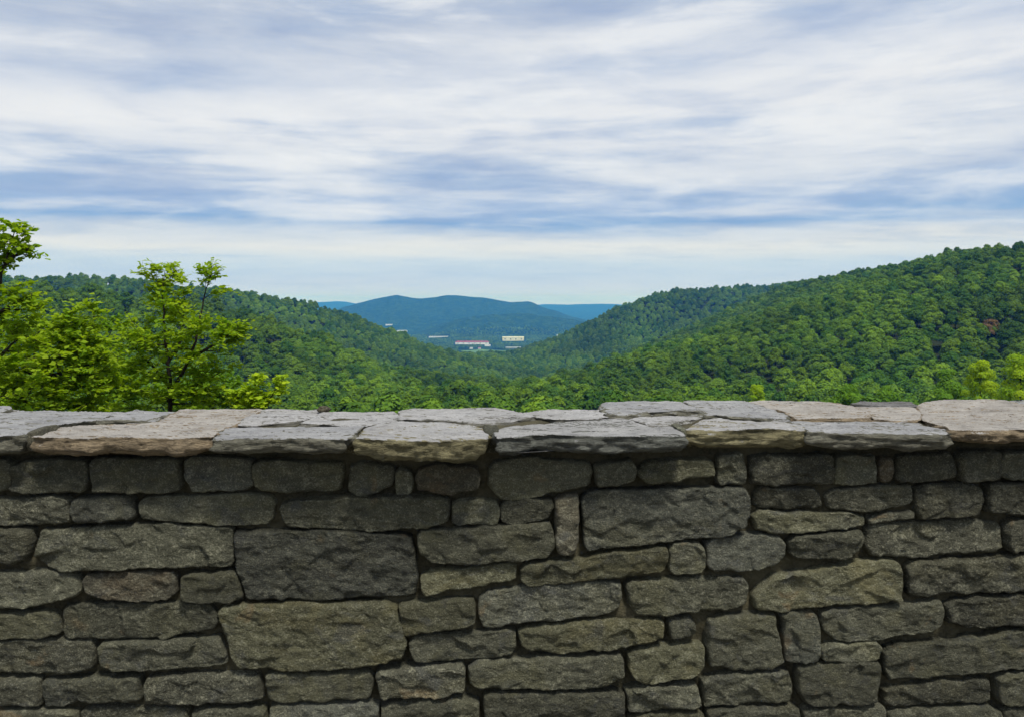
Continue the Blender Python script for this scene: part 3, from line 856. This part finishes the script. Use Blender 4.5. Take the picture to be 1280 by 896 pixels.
def forest():
    rng = np.random.default_rng(21)
    pts = []
    def belt(y0, y1, sp, sc0, sc1, xlim=.74):
        xs = np.arange(-xlim * y1, xlim * y1, sp); ys = np.arange(y0, y1, sp * .9)
        X, Y = np.meshgrid(xs, ys)
        X = X + (np.arange(len(ys)) % 2)[:, None] * sp * .5
        X = X + rng.uniform(-.36, .36, X.shape) * sp; Y = Y + rng.uniform(-.36, .36, Y.shape) * sp
        m = np.abs(X) < xlim * Y
        X, Y = X[m], Y[m]
        pts.append(np.stack([X, Y, terrain(X, Y), rng.uniform(sc0, sc1, X.shape)], -1))
    belt(112, 700, 9.0, .68, 1.45)
    belt(700, 1500, 8.4, .8, 1.4)
    belt(1500, 2600, 10.5, .95, 1.5)
    belt(2600, 4600, 15, 1.0, 1.7, .35)
    P = np.concatenate(pts)
    # keep what can be seen over the nearer ground (with slack for a step aside)
    top = P[:, 2] + 10 * P[:, 3]
    rad = np.geomspace(60, 7000, 300)
    aa = np.linspace(-.8, .8, 321)
    RR, AA = np.meshgrid(rad, aa, indexing='ij')
    E = (terrain(AA * RR, RR) + 8 - CAMZ) / RR
    E = np.where(RR < 130, -9, E)
    M = np.maximum.accumulate(E, 0)
    ri = np.clip(np.searchsorted(rad, P[:, 1] * .97 - 14) - 1, 0, 299)
    ai = np.clip(np.round((P[:, 0] / P[:, 1] + .8) / .005).astype(int), 0, 320)
    el = (top - CAMZ) / P[:, 1]
    keep = (el > M[ri, ai] - .014) & (el > -.165)
    # clear the building plots and the meadow
    for (u0, u1, y0, y1) in CLEAR:
        uu = UH + F * P[:, 0] / P[:, 1]
        keep &= ~((uu > u0) & (uu < u1) & (P[:, 1] > y0) & (P[:, 1] < y1))
    P = P[keep]
    return P[np.argsort(P[:, 1] / P[:, 3])]

CLEAR = [(566, 614, 3440, 3800), (625, 658, 3700, 4200), (572, 718, 2640, 3260), (603, 616, 3240, 3640), (629, 654, 3240, 3480), (584, 604, 3240, 3360), (493, 511, 4700, 5250), (533, 563, 4180, 4520), (480, 492, 5650, 5960), (694, 699, 4100, 4320)]
P = forest()

# the trees that show largest become objects of their own
U = UH + F * P[:, 0] / P[:, 1]; Vt = VH - F * (P[:, 2] + 9.5 * P[:, 3] - CAMZ) / P[:, 1]
lim = np.interp(U, [0, 1280], [507, 498])
near = np.where((U > -5) & (U < 1285) & (Vt < lim - 3) & ~((U < 290) & (P[:, 1] < 1e9)))[0]
# hidden by a nearer crown standing right in front: skip
sel = []
for i in near:
    if len(sel) >= 292: break
    hid = False
    for j in sel[-160:]:
        if abs(U[j] - U[i]) < 5 and P[j, 1] < P[i, 1] and Vt[j] <= Vt[i] + 3:
            hid = True; break
    if not hid: sel.append(i)
sel_set = set(int(i) for i in sel)
def nearest(u, v):
    return min(sel, key=lambda i: abs(U[i] - u) + abs(Vt[i] + 6 - v))
count = 0
G_RIGHT = ('green broadleaf tree in the closed canopy of the right hillside', 'trees in the canopy of the right hillside')
G_LEFT = ('green broadleaf tree in the closed canopy of the left hillside', 'trees in the canopy of the left hillside')
G_MID = ('green broadleaf tree at the valley bottom between the two hillsides', 'trees along the bottom of the valley')
for n, i in enumerate(sel):
    pr = PROTO[n % len(PROTO)]
    o = pr if n < len(PROTO) else pr.copy()
    if n >= len(PROTO): COL.objects.link(o)
    x, y, z, s = P[i]
    o.location = (x, y, z)
    o.rotation_euler = (0, 0, (i * 2.399) % 6.283)
    o.scale = (s * (1 + .1 * math.sin(i)), s * (1 + .1 * math.cos(i * 1.7)), s * (1 + .12 * math.sin(i * 2.1)))
    lab, grp = G_RIGHT if U[i] > 700 else G_LEFT if U[i] < 520 else G_MID
    tag(o, lab, 'tree', grp)

# the rest of the woodland: one object that repeats the same trees
def woodland(P, idx):
    me = bpy.data.meshes.new('woodland')
    Q = P[idx]
    me.vertices.add(len(Q)); me.vertices.foreach_set('co', Q[:, :3].astype(np.float32).ravel())
    rng = np.random.default_rng(4)
    a = me.attributes.new('sz', 'FLOAT_VECTOR', 'POINT')
    sv = Q[:, 3:4] * rng.uniform(.86, 1.14, (len(Q), 3)); a.data.foreach_set('vector', sv.astype(np.float32).ravel())
    a = me.attributes.new('turn', 'FLOAT_VECTOR', 'POINT')
    rv = np.zeros((len(Q), 3)); rv[:, 2] = rng.uniform(0, 6.28, len(Q)); a.data.foreach_set('vector', rv.astype(np.float32).ravel())
    a = me.attributes.new('pick', 'INT', 'POINT'); a.data.foreach_set('value', rng.integers(0, len(PROTO), len(Q)).astype(np.int32))
    o = bpy.data.objects.new('woodland', me); COL.objects.link(o)
    tag(o, kind='stuff')
    ng = bpy.data.node_groups.new('repeat_trees', 'GeometryNodeTree')
    ng.interface.new_socket('Geometry', in_out='INPUT', socket_type='NodeSocketGeometry')
    ng.interface.new_socket('Geometry', in_out='OUTPUT', socket_type='NodeSocketGeometry')
    N, L = ng.nodes, ng.links
    gi, go = N.new('NodeGroupInput'), N.new('NodeGroupOutput')
    gti = N.new('GeometryNodeGeometryToInstance')
    for p in reversed(PROTO):
        oi = N.new('GeometryNodeObjectInfo'); oi.transform_space = 'ORIGINAL'
        oi.inputs['Object'].default_value = p
        L.new(oi.outputs['Geometry'], gti.inputs[0])
    iop = N.new('GeometryNodeInstanceOnPoints')
    iop.inputs['Pick Instance'].default_value = True
    def attr(name, typ):
        n = N.new('GeometryNodeInputNamedAttribute'); n.data_type = typ
        n.inputs['Name'].default_value = name
        return n.outputs['Attribute']
    L.new(gi.outputs[0], iop.inputs['Points']); L.new(gti.outputs[0], iop.inputs['Instance'])
    L.new(attr('pick', 'INT'), iop.inputs['Instance Index'])
    L.new(attr('sz', 'FLOAT_VECTOR'), iop.inputs['Scale'])
    e2r = N.new('FunctionNodeEulerToRotation'); L.new(attr('turn', 'FLOAT_VECTOR'), e2r.inputs[0])
    L.new(e2r.outputs[0], iop.inputs['Rotation'])
    L.new(iop.outputs[0], go.inputs[0])
    o.modifiers.new('trees', 'NODES').node_group = ng
    print('TREES single', len(sel), 'woodland', len(Q))
woodland(P, [i for i in range(len(P)) if i not in sel_set])

def odd_tree(u, v, d, s, leaf, label, seed, name='forest_tree'):
    o = forest_mesh(name, seed, leaf)
    p = at(u, v, d)                        # crown top
    z = float(terrain(p[0], p[1]))
    o.location = (p[0], p[1], z if s is None else p[2] - 9.6 * s)
    s = s or (p[2] - z) / 9.6
    o.scale = (s, s, s)
    tag(o, label, 'tree')
odd_tree(1236, 399, 380, 1.25, 'rust', 'rusty brown tree, the larger of two on the right hillside', 81)
odd_tree(1178, 400, 420, .75, 'rust', 'small rusty tree left of the larger brown tree on the right hillside', 82)

# near trees: a skeleton of limbs, leaf sprays at the ends
def near_tree(name, limbs, blobs, leaf, seed, leaf_len, n_spray, per_spray, spray_r, label, cat='tree', group=None, rad0=.05, flat=.45, bright=(.3, 1)):
    """limbs: polylines (world points, thick to thin); blobs: (centre, radii) crown volumes"""
    rng = np.random.default_rng(seed)
    base = np.array(limbs[0][0], float)
    root = empty(name, tuple(base)); tag(root, label, cat, group)
    mb = MB(); nodes = []; nrad = []
    for li, l in enumerate(limbs):
        l = np.array(l, float)
        # resample with a little waver
        L = np.concatenate([[0], np.cumsum(np.linalg.norm(np.diff(l, axis=0), axis=1))])
        n = max(6, int(L[-1] / .12)); n = min(n, 60)
        q = np.linspace(0, L[-1], n)
        pts = np.stack([np.interp(q, L, l[:, k]) for k in range(3)], -1)
        for _ in range(2): pts[1:-1] = (pts[:-2] + 2 * pts[1:-1] + pts[2:]) / 4
        pts[1:-1] += rng.normal(0, .008 * max(1, rad0 / .05), (n - 2, 3))
        r0 = rad0 if li == 0 else rad0 * .42
        r = r0 * (1 - np.linspace(0, 1, n))**.8 + .003
        mb.tube(pts - base, r, 8)
        nodes.append(pts[n // 4:]); nrad.append(r[n // 4:])
    nodes = np.concatenate(nodes); nrad = np.concatenate(nrad)
    bl = np.array([[*c, *r] for c, r in blobs]); vol = (bl[:, 3] * bl[:, 4] * bl[:, 5])**.62
    C, Nn, Sz, D, tone = [], [], [], [], []
    sprays = []
    for k in range(n_spray):
        b = bl[rng.choice(len(bl), p=vol / vol.sum())]
        dv = rng.normal(0, 1, 3); dv /= np.linalg.norm(dv)
        sprays.append(b[:3] + dv * b[3:] * rng.uniform(.25, 1.0)**.5)
    for l in limbs:                                  # every limb ends in leaves
        e = np.array(l[-1], float)
        b = np.array(l[-2], float)
        for q_ in (.25, .5, .7, .85, .97): sprays.append(b + (e - b) * q_ + rng.normal(0, .45, 3) * spray_r * (1.15 - q_ * .6))
    sprays = np.array(sprays)
    # nearest first, so that later twigs can leave from earlier ones
    order = np.argsort([np.min(np.linalg.norm(nodes - s, axis=1)) for s in sprays])
    for k in order:
        s = sprays[k]
        pen = np.linalg.norm(nodes - s, axis=1) + np.maximum(nodes[:, 2] - s[2] + .1 * spray_r, 0) * 1.5
        j = int(np.argmin(pen)); a = nodes[j]
        mid = (a + s) / 2 + rng.normal(0, .06, 3) * np.linalg.norm(s - a) + np.array([0, 0, -.08]) * np.linalg.norm(s - a)
        q = np.linspace(0, 1, 7)[:, None]
        pts = (1 - q)**2 * a + 2 * q * (1 - q) * mid + q**2 * s
        r0 = min(nrad[j] * .7, rad0 * .3)
        rr = np.linspace(r0, max(.0025, rad0 * .05), 7)
        mb.tube(pts - base, rr, 5)
        nodes = np.concatenate([nodes, pts[2:]]); nrad = np.concatenate([nrad, rr[2:]])
        out = s - a; out /= np.linalg.norm(out) + 1e-9
        # leaf spray: shoots fanning from the twig's end, leaves alternate along each
        tn = rng.uniform(bright[0], bright[1])
        nsh = max(2, per_spray // 8)
        for m in range(nsh):
            dr = out * .5 + rng.normal(0, .6, 3); dr[2] = dr[2] * flat + .22
            dr /= np.linalg.norm(dr)
            p0 = pts[rng.integers(3, 7)]
            ln = spray_r * rng.uniform(.5, 1.15)
            sidev = np.cross(dr, (0, 0, 1)); sidev /= np.linalg.norm(sidev) + 1e-9
            nlv = max(3, per_spray // nsh)
            tip = p0 + dr * ln + np.array([0, 0, -.12 * ln])
            mb.tube([p0 - base, (p0 + tip) / 2 + np.array([0, 0, .05 * ln]) - base, tip - base], [max(.002, rad0 * .05), max(.0015, rad0 * .035), .0012], 4)
            for w in range(nlv):
                e = (w + .6) / nlv
                sd = 1 if w % 2 else -1
                c = p0 * (1 - e) + tip * e + sidev * sd * leaf_len * .48 + rng.normal(0, .14, 3) * leaf_len
                C.append(c); D.append(sidev * sd + dr * .8 + rng.normal(0, .35, 3))
                Nn.append(np.array([0, 0, 1.0]) + rng.normal(0, .42, 3))
                Sz.append(leaf_len * rng.uniform(.6, 1.3)); tone.append(np.clip(tn + rng.normal(0, .16), 0, 1))
    v, f = quad_leaves(np.array(C) - base, np.array(Nn), np.array(Sz), rng, .66, .18, np.array(D))
    # two triangles folded along the midrib
    f = np.concatenate([f[:, [0, 1, 2]], f[:, [0, 2, 3]]])
    mb.build('trunk', BARK, root)
    cr = mesh_obj('crown', v, f, LEAF[leaf], root, smooth=False)
    set_tone(cr, np.concatenate([tone, tone]))
    return root

def blob(u, v, d, ru, rv, rd=None):
    k = d / F
    return (at(u, v, d), np.array([ru * k, rd if rd else (ru + rv) * .5 * k, rv * k]))

def ground_at(u, d):
    x = (u - UH) / F * d
    return np.array([x, d, float(terrain(np.array(x), np.array(d)))])

# the young tree with the forked dark stem
D = 12.0
near_tree('young_tree',
    [[ground_at(207, D), at(209, 640, D), at(211, 540, D), at(213, 488, D), at(209, 440, D + .1), at(203, 385, D), at(204, 358, D), at(206, 339, D)],
     [at(213, 490, D), at(226, 468, D - .1), at(238, 448, D - .2), at(247, 420, D), at(252, 385, D), at(258, 362, D), at(263, 341, D)],
     [at(213, 486, D), at(203, 470, D + .2), at(190, 456, D + .2), at(172, 440, D + .3), at(158, 420, D + .2)],
     [at(238, 448, D - .2), at(256, 440, D - .3), at(278, 424, D - .3), at(296, 412, D - .2)],
     [at(209, 455, D + .1), at(225, 430, D + .4), at(232, 400, D + .5), at(230, 370, D + .4)],
     [at(212, 500, D), at(235, 488, D), at(262, 470, D + .2), at(285, 462, D + .2)]],
    [blob(205, 415, D, 62, 60), blob(255, 420, D, 44, 52), blob(165, 430, D, 36, 44), blob(206, 352, D, 24, 22), blob(258, 355, D, 14, 26),
     blob(200, 480, D, 75, 28), blob(288, 415, D, 18, 18), blob(185, 350, D, 22, 14), blob(250, 485, D, 45, 22), blob(205, 512, D, 75, 20)],
    'near', 11, .088, 195, 38, .24, 'young broadleaf tree with a forked dark stem, standing behind the wall at left', rad0=.062)

D = 8.5
near_tree('broadleaf_tree',
    [[ground_at(-30, D), at(-30, 640, D), at(-24, 480, D), at(-12, 400, D), at(2, 345, D), at(14, 304, D), at(20, 285, D)],
     [at(6, 330, D), at(22, 318, D), at(38, 308, D)], [at(-12, 400, D), at(10, 380, D), at(35, 372, D)], [at(-24, 470, D), at(5, 440, D), at(30, 420, D)]],
    [blob(12, 290, D, 13, 18), blob(30, 313, D, 13, 10), blob(-10, 320, D, 26, 26), blob(8, 395, D, 45, 34), blob(-40, 390, D, 50, 60), blob(15, 440, D, 50, 40), blob(-20, 330, D, 24, 30), blob(10, 490, D, 50, 40), blob(35, 370, D, 24, 16)],
    'near', 12, .075, 180, 22, .17, 'taller broadleaf tree cut by the left edge of the picture', rad0=.06)

D = 10.5
near_tree('broadleaf_tree',
    [[ground_at(20, D), at(22, 640, D), at(26, 510, D), at(42, 482, D), at(62, 470, D), at(80, 440, D), at(92, 410, D)],
     [at(42, 482, D), at(40, 450, D), at(50, 410, D)], [at(62, 470, D), at(95, 462, D), at(125, 450, D)]],
    [blob(60, 425, D, 50, 36), blob(95, 425, D, 34, 30), blob(50, 470, D, 60, 34), blob(115, 455, D, 34, 34), blob(100, 395, D, 24, 14), blob(110, 490, D, 50, 24), blob(20, 485, D, 40, 30), blob(70, 512, D, 60, 20)],
    'near', 13, .088, 260, 32, .22, 'bushy yellowish green tree between the young forked tree and the left edge', rad0=.06, bright=(.45, 1))

D = 16.0
near_tree('broadleaf_tree',
    [[ground_at(128, D), at(128, 640, D), at(130, 500, D), at(134, 450, D), at(140, 405, D)], [at(130, 500, D), at(150, 470, D), at(165, 450, D)]],
    [blob(128, 440, D, 36, 46), blob(150, 475, D, 40, 34), blob(110, 485, D, 40, 36), blob(140, 512, D, 60, 24)],
    'mid', 14, .11, 120, 30, .3, 'darker leafy tree half hidden behind the gap left of the young tree', rad0=.07)
D = 15.0
near_tree('leafy_shrub',
    [[ground_at(270, D), at(270, 640, D), at(268, 520, D), at(262, 480, D)], [at(268, 525, D), at(290, 500, D), at(305, 485, D)]],
    [blob(262, 488, D, 34, 26), blob(235, 495, D, 44, 20), blob(292, 502, D, 28, 16)],
    'mid', 15, .10, 80, 30, .26, 'mid green shrub behind the wall under the right side of the young tree', 'shrub', rad0=.06)
D = 11.0
near_tree('sapling',
    [[ground_at(312, D), at(312, 640, D), at(314, 525, D), at(318, 500, D), at(322, 478, D), at(324, 470, D)], [at(314, 525, D), at(335, 502, D), at(346, 484, D), at(354, 472, D)], [at(314, 520, D), at(300, 502, D), at(292, 490, D)]],
    [blob(322, 485, D, 18, 14), blob(346, 484, D, 10, 12), blob(312, 500, D, 28, 12), blob(296, 495, D, 12, 10), blob(335, 503, D, 22, 9)],
    'lime', 16, .075, 62, 22, .12, 'yellow green sapling just above the wall right of the young tree', rad0=.035)

# bright trees just over the wall on the right
def bright_tree(u, v, d, width, leaf, seed, label, name='yellow_green_tree', tall=1.05):
    """u, v: crown top in the photograph; width: crown width in pixels"""
    o = forest_mesh(name, seed, leaf, nleaf=7000, leaf_size=.36, R=4.4, H=6.2, zlow=.6)
    p = at(u, v, d); sc = width / F * d / 9.5
    z = float(terrain(p[0], p[1])); zs = sc * tall
    o.location = (p[0], p[1], p[2] - 8.4 * zs); o.scale = (sc, sc, zs)
    low = p[2] - 8.4 * zs - z            # the trunk reaches down to the ground
    me = o.data
    co = np.empty(len(me.vertices) * 3, np.float32); me.vertices.foreach_get('co', co); co = co.reshape(-1, 3)
    co[:6, 2] -= max(0, low) / zs; me.vertices.foreach_set('co', co.ravel()); me.update()
    tag(o, label, 'tree')
bright_tree(1226, 456, 92, 50, 'lime', 31, 'yellow green tree over the wall, left of the one at the right edge')
bright_tree(1276, 447, 85, 60, 'lime', 32, 'yellow green tree over the wall at the right edge', tall=1.15)
bright_tree(1060, 484, 120, 62, 'bright', 33, 'low bright green crown showing over the wall top right of centre')
bright_tree(1112, 487, 124, 52, 'bright', 36, 'bright green crown over the wall, right neighbour of the low one right of centre')
bright_tree(946, 484, 125, 32, 'lime', 34, 'small rounded yellow green crown over the wall, left of the wide low ones')
bright_tree(1186, 470, 118, 60, 'bright', 35, 'bright green crown over the wall beside the yellow green pair', 'bright_green_tree')

# ----------------------------------------------------------------------------- the valley floor
def conform(name, u0, u1, y0, y1, lift, mat):
    us = np.linspace(u0, u1, 40); ys = np.linspace(y0, y1, 30)
    Ug, Yg = np.meshgrid(us, ys, indexing='ij')
    k = 1 + .05 * fbm(Ug / 20, Yg / 90, oct=3, seed=90)
    X, Y = (Ug - UH) / F * Yg, Yg * k
    v = np.stack([X, Y, terrain(X, Y) + lift], -1).reshape(-1, 3)
    o = mesh_obj(name, v, grid_faces(40, 30)[:, ::-1].copy(), mat)
    tag(o, kind='structure')
conform('meadow', 578, 712, 2680, 3230, 1.5, FIELD)

def building(name, u0, u1, d, h, depth, wall_m, roof_m, label, roof='flat', windows=True):
    x0, x1 = (u0 - UH) / F * d, (u1 - UH) / F * d
    xc, w = (x0 + x1) / 2, (x1 - x0)
    z = float(min(terrain(np.array(xc), np.array(d)), terrain(np.array(xc), np.array(d + depth)))) 
    r = empty(name, (xc, d, z)); tag(r, label, 'building')
    m = MB(); m.box(-w / 2, w / 2, 0, depth, -6, h); m.build('wall', wall_m, r, False)
    m = MB()
    if roof == 'flat':
        m.box(-w / 2 - .6, w / 2 + .6, -.6, depth + .6, h + .02, h + 1.0)
    else:
        rh, hp = (5.0, 6) if roof == 'hip' else (2.5, 3)
        v = [(-w / 2 - 1, -1, h + .02), (w / 2 + 1, -1, h + .02), (w / 2 + 1, depth + 1, h + .02), (-w / 2 - 1, depth + 1, h + .02), (-w / 2 + hp, depth / 2, h + rh), (w / 2 - hp, depth / 2, h + rh)]
        m.add(v, [(0, 1, 5, 4), (2, 3, 4, 5), (1, 2, 5), (3, 0, 4), (3, 2, 1, 0)])
        for q in ((-.2, .25) if roof == 'hip' else ()): m.box(w * q - 2, w * q + 2, depth * .3, depth * .3 + 4, h + 1, h + rh + 2.5)
    m.build('roof', roof_m, r, False)
    if windows:
        n = max(2, int(w / 26))
        for i in range(n):
            xx = -w / 2 + (i + .5) * w / n
            m = MB(); m.box(xx - 3, xx + 3, -.15, .2, h * .35, h * .62); m.build('window', GLASS, r, False)
    return r
building('factory_building', 569, 611, 3750, 11, 32, WHITE, REDROOF, 'long white building with a red roof on the valley floor', 'hip')
building('warehouse', 628, 655, 4130, 19, 60, CREAM, CREAM, 'cream warehouse on the valley floor, right of the red roofed building')
building('shed', 606, 613, 3590, 6, 16, WHITE, WHITE, 'small white shed below the red roofed building', windows=False)
building('greenhouse', 632, 651, 3430, 5, 30, GREYROOF, GREYROOF, 'long grey green shed below the cream warehouse', windows=False)
building('warehouse', 496, 508, 5200, 12, 50, WHITE, GREYROOF, 'white block at the foot of the blue mountain, the nearer of two at left', windows=False)
building('warehouse', 482, 490, 5500, 7, 40, WHITE, GREYROOF, 'small white block at the foot of the blue mountain, furthest left', windows=False)
building('row_building', 536, 560, 4480, 6, 24, WHITE, GREYROOF, 'low white row of buildings behind the red roofed building', windows=False)
building('house', 587, 591, 3330, 5, 10, WHITE, GREYROOF, 'tiny white house at the far edge of the meadow, left of the white shed', 'hip_small', False)
building('house', 597.5, 601, 3330, 5, 10, WHITE, REDROOF, 'tiny white house with a red roof at the far edge of the meadow', 'hip_small', False)
building('tower', 696, 697.6, 4300, 26, 7, WHITE, WHITE, 'tiny pale tower in the valley beside the slope of the right hillside', windows=False)

# ----------------------------------------------------------------------------- air
def haze():
    mb = MB(); mb.box(-11200, 11200, -260, 14700, -240, 100)
    m, nt, *_ = new_mat('valley_air'); t = NT(nt)
    v = t.node('ShaderNodeVolumePrincipled')
    v.inputs['Color'].default_value = (.06, .33, 1.0, 1)
    v.inputs['Absorption Color'].default_value = (.7, 1, 1, 1)
    v.inputs['Density'].default_value = 1.08e-4
    v.inputs['Anisotropy'].default_value = 0.0
    o = t.node('ShaderNodeOutputMaterial'); t.link(v.outputs[0], o.inputs['Volume'])
    ob = mb.build('haze', m, None, False)
    tag(ob, kind='stuff')
haze()

# ----------------------------------------------------------------------------- sky and sun
SUN_EL, SUN_AZ = math.radians(64), math.radians(152)     # high, behind the viewer's right shoulder
def sky():
    w = bpy.data.worlds.new('World'); SC.world = w; w.use_nodes = True
    nt = w.node_tree
    for n in list(nt.nodes): nt.nodes.remove(n)
    t = NT(nt)
    sk = t.node('ShaderNodeTexSky', sky_type='NISHITA')
    sk.sun_disc = False; sk.sun_elevation = SUN_EL; sk.sun_rotation = SUN_AZ
    d = t.vmath('NORMALIZE', t.node('ShaderNodeTexCoord').outputs['Generated'])
    x, y, z = t.sep(d)
    hor = t.math('SQRT', t.math('ADD', t.math('MULTIPLY', x, x), t.math('MULTIPLY', y, y)))
    sl = t.math('DIVIDE', t.math('MAXIMUM', z, 0.0), t.math('MAXIMUM', hor, .05))       # tangent of the elevation
    k = t.math('DIVIDE', 1.0, t.math('ADD', t.math('MAXIMUM', z, 0.0), .10))
    px, py = t.math('MULTIPLY', x, k), t.math('MULTIPLY', y, k)
    flat = t.combine(t.math('MULTIPLY', px, .42), py, 0.0)                              # cloud deck seen from below, streaks across
    n1 = t.noise(flat, 1.5, 6, .55, .35)
    n2 = t.noise(t.vmath('ADD', t.vmath('MULTIPLY', flat, (1.7, 1.0, 1.0)), (7.3, 2.1, 4.0)), 2.6, 5, .52, .3)
    n3 = t.noise(t.combine(t.math('MULTIPLY', x, 1.7), t.math('MULTIPLY', y, .6), t.math('MULTIPLY', z, 20.0)), 1.5, 6, .55, .3)
    wob = t.math('ADD', t.math('MULTIPLY', t.math('SUBTRACT', n1, .5), .055), t.math('MULTIPLY', t.math('SUBTRACT', n3, .5), .045))
    wob = t.math('MULTIPLY', wob, t.maprange(sl, .02, .12, .15, 1))
    e = t.math('ADD', sl, wob)
    e = t.math('SUBTRACT', e, t.math('MULTIPLY', t.math('MULTIPLY', x, .09), t.maprange(sl, .17, .26, 0, 1, True)))
    lum = t.ramp(e, [(0.0, (.72, .74, .86)), (.02, (.64, .71, .85)), (.034, (.56, .68, .84)), (.048, (.60, .72, .84)), (.068, (.83, .84, .83)), (.082, (.66, .73, .82)), (.097, (.27, .45, .72)), (.118, (.42, .55, .77)),
                     (.16, (.66, .72, .82)), (.22, (.88, .89, .91)), (.28, (.70, .75, .84)), (.36, (.53, .60, .73)), (.55, (.55, .61, .72)), (1.0, (.62, .66, .74))])
    # thick and thin places of the deck
    dens = t.math('ADD', t.math('ADD', t.math('MULTIPLY', n2, .40), t.math('MULTIPLY', n1, .20)), t.math('MULTIPLY', n3, .40))
    thin = t.math('MULTIPLY', t.maprange(dens, .53, .36, 0, .9, True), t.maprange(sl, .10, .26, 1, .5))
    thick = t.maprange(dens, .47, .68, 0, .65, True)
    c = t.mix(t.math('MULTIPLY', thin, t.maprange(sl, .06, .12, .25, 1)), lum, (.31, .45, .69))
    c = t.mix(t.math('MULTIPLY', thick, t.maprange(sl, .05, .10, .2, 1)), c, (.90, .91, .92))
    n4 = t.noise(t.vmath('ADD', t.combine(t.math('MULTIPLY', x, 2.3), t.math('MULTIPLY', y, .8), t.math('MULTIPLY', z, 10.0)), (1.7, 8.3, 2.0)), 2.1, 7, .55, .25)
    dk = t.math('MULTIPLY', t.maprange(n4, .52, .32, 0, .55, True), t.maprange(sl, .07, .14, .15, 1))
    lt = t.math('MULTIPLY', t.maprange(n4, .49, .68, 0, .7, True), t.maprange(sl, .07, .14, .15, 1))
    c = t.mix(dk, c, t.mix(1.0, c, (.66, .73, .86), 'MULTIPLY'))
    c = t.mix(lt, c, (.93, .94, .95))
    up = t.mix(1.0, c, (5.3, 5.3, 5.3), 'MULTIPLY')
    cov = t.maprange(dens, .2, .45, .90, .97)
    col = t.mix(cov, sk.outputs[0], up)
    bg = t.node('ShaderNodeBackground'); bg.inputs['Strength'].default_value = .1
    t.link(col, bg.inputs['Color'])
    o = t.node('ShaderNodeOutputWorld'); t.link(bg.outputs[0], o.inputs['Surface'])
sky()

sun = bpy.data.lights.new('sun', 'SUN'); sun.energy = 2.3; sun.angle = math.radians(11); sun.color = (1, .95, .86)
so = bpy.data.objects.new('sun', sun); COL.objects.link(so)
sd = Vector((math.sin(SUN_AZ) * math.cos(SUN_EL), math.cos(SUN_AZ) * math.cos(SUN_EL), math.sin(SUN_EL)))
so.rotation_euler = sd.to_track_quat('Z', 'Y').to_euler()
so.location = (0, 0, 60)

# ----------------------------------------------------------------------------- camera and view
cam = bpy.data.cameras.new('camera'); co = bpy.data.objects.new('camera', cam); COL.objects.link(co)
co.location = (0, 0, CAMZ); co.rotation_euler = (math.radians(90), 0, 0)
cam.sensor_width = 36; cam.lens = 36 * F / 1280
cam.shift_y = -(448 - VH) / 1280
cam.clip_start = .05; cam.clip_end = 40000
SC.camera = co
SC.render.resolution_x, SC.render.resolution_y = 1024, 716
vs = SC.view_settings
SC.display_settings.display_device = 'sRGB'
vs.view_transform = 'Standard'; vs.look = 'None'; vs.gamma = 1; vs.use_curve_mapping = False
vs.exposure = .85
SC.cycles.volume_bounces = 2
SC.cycles.max_bounces = 6
SC.cycles.transparent_max_bounces = 8
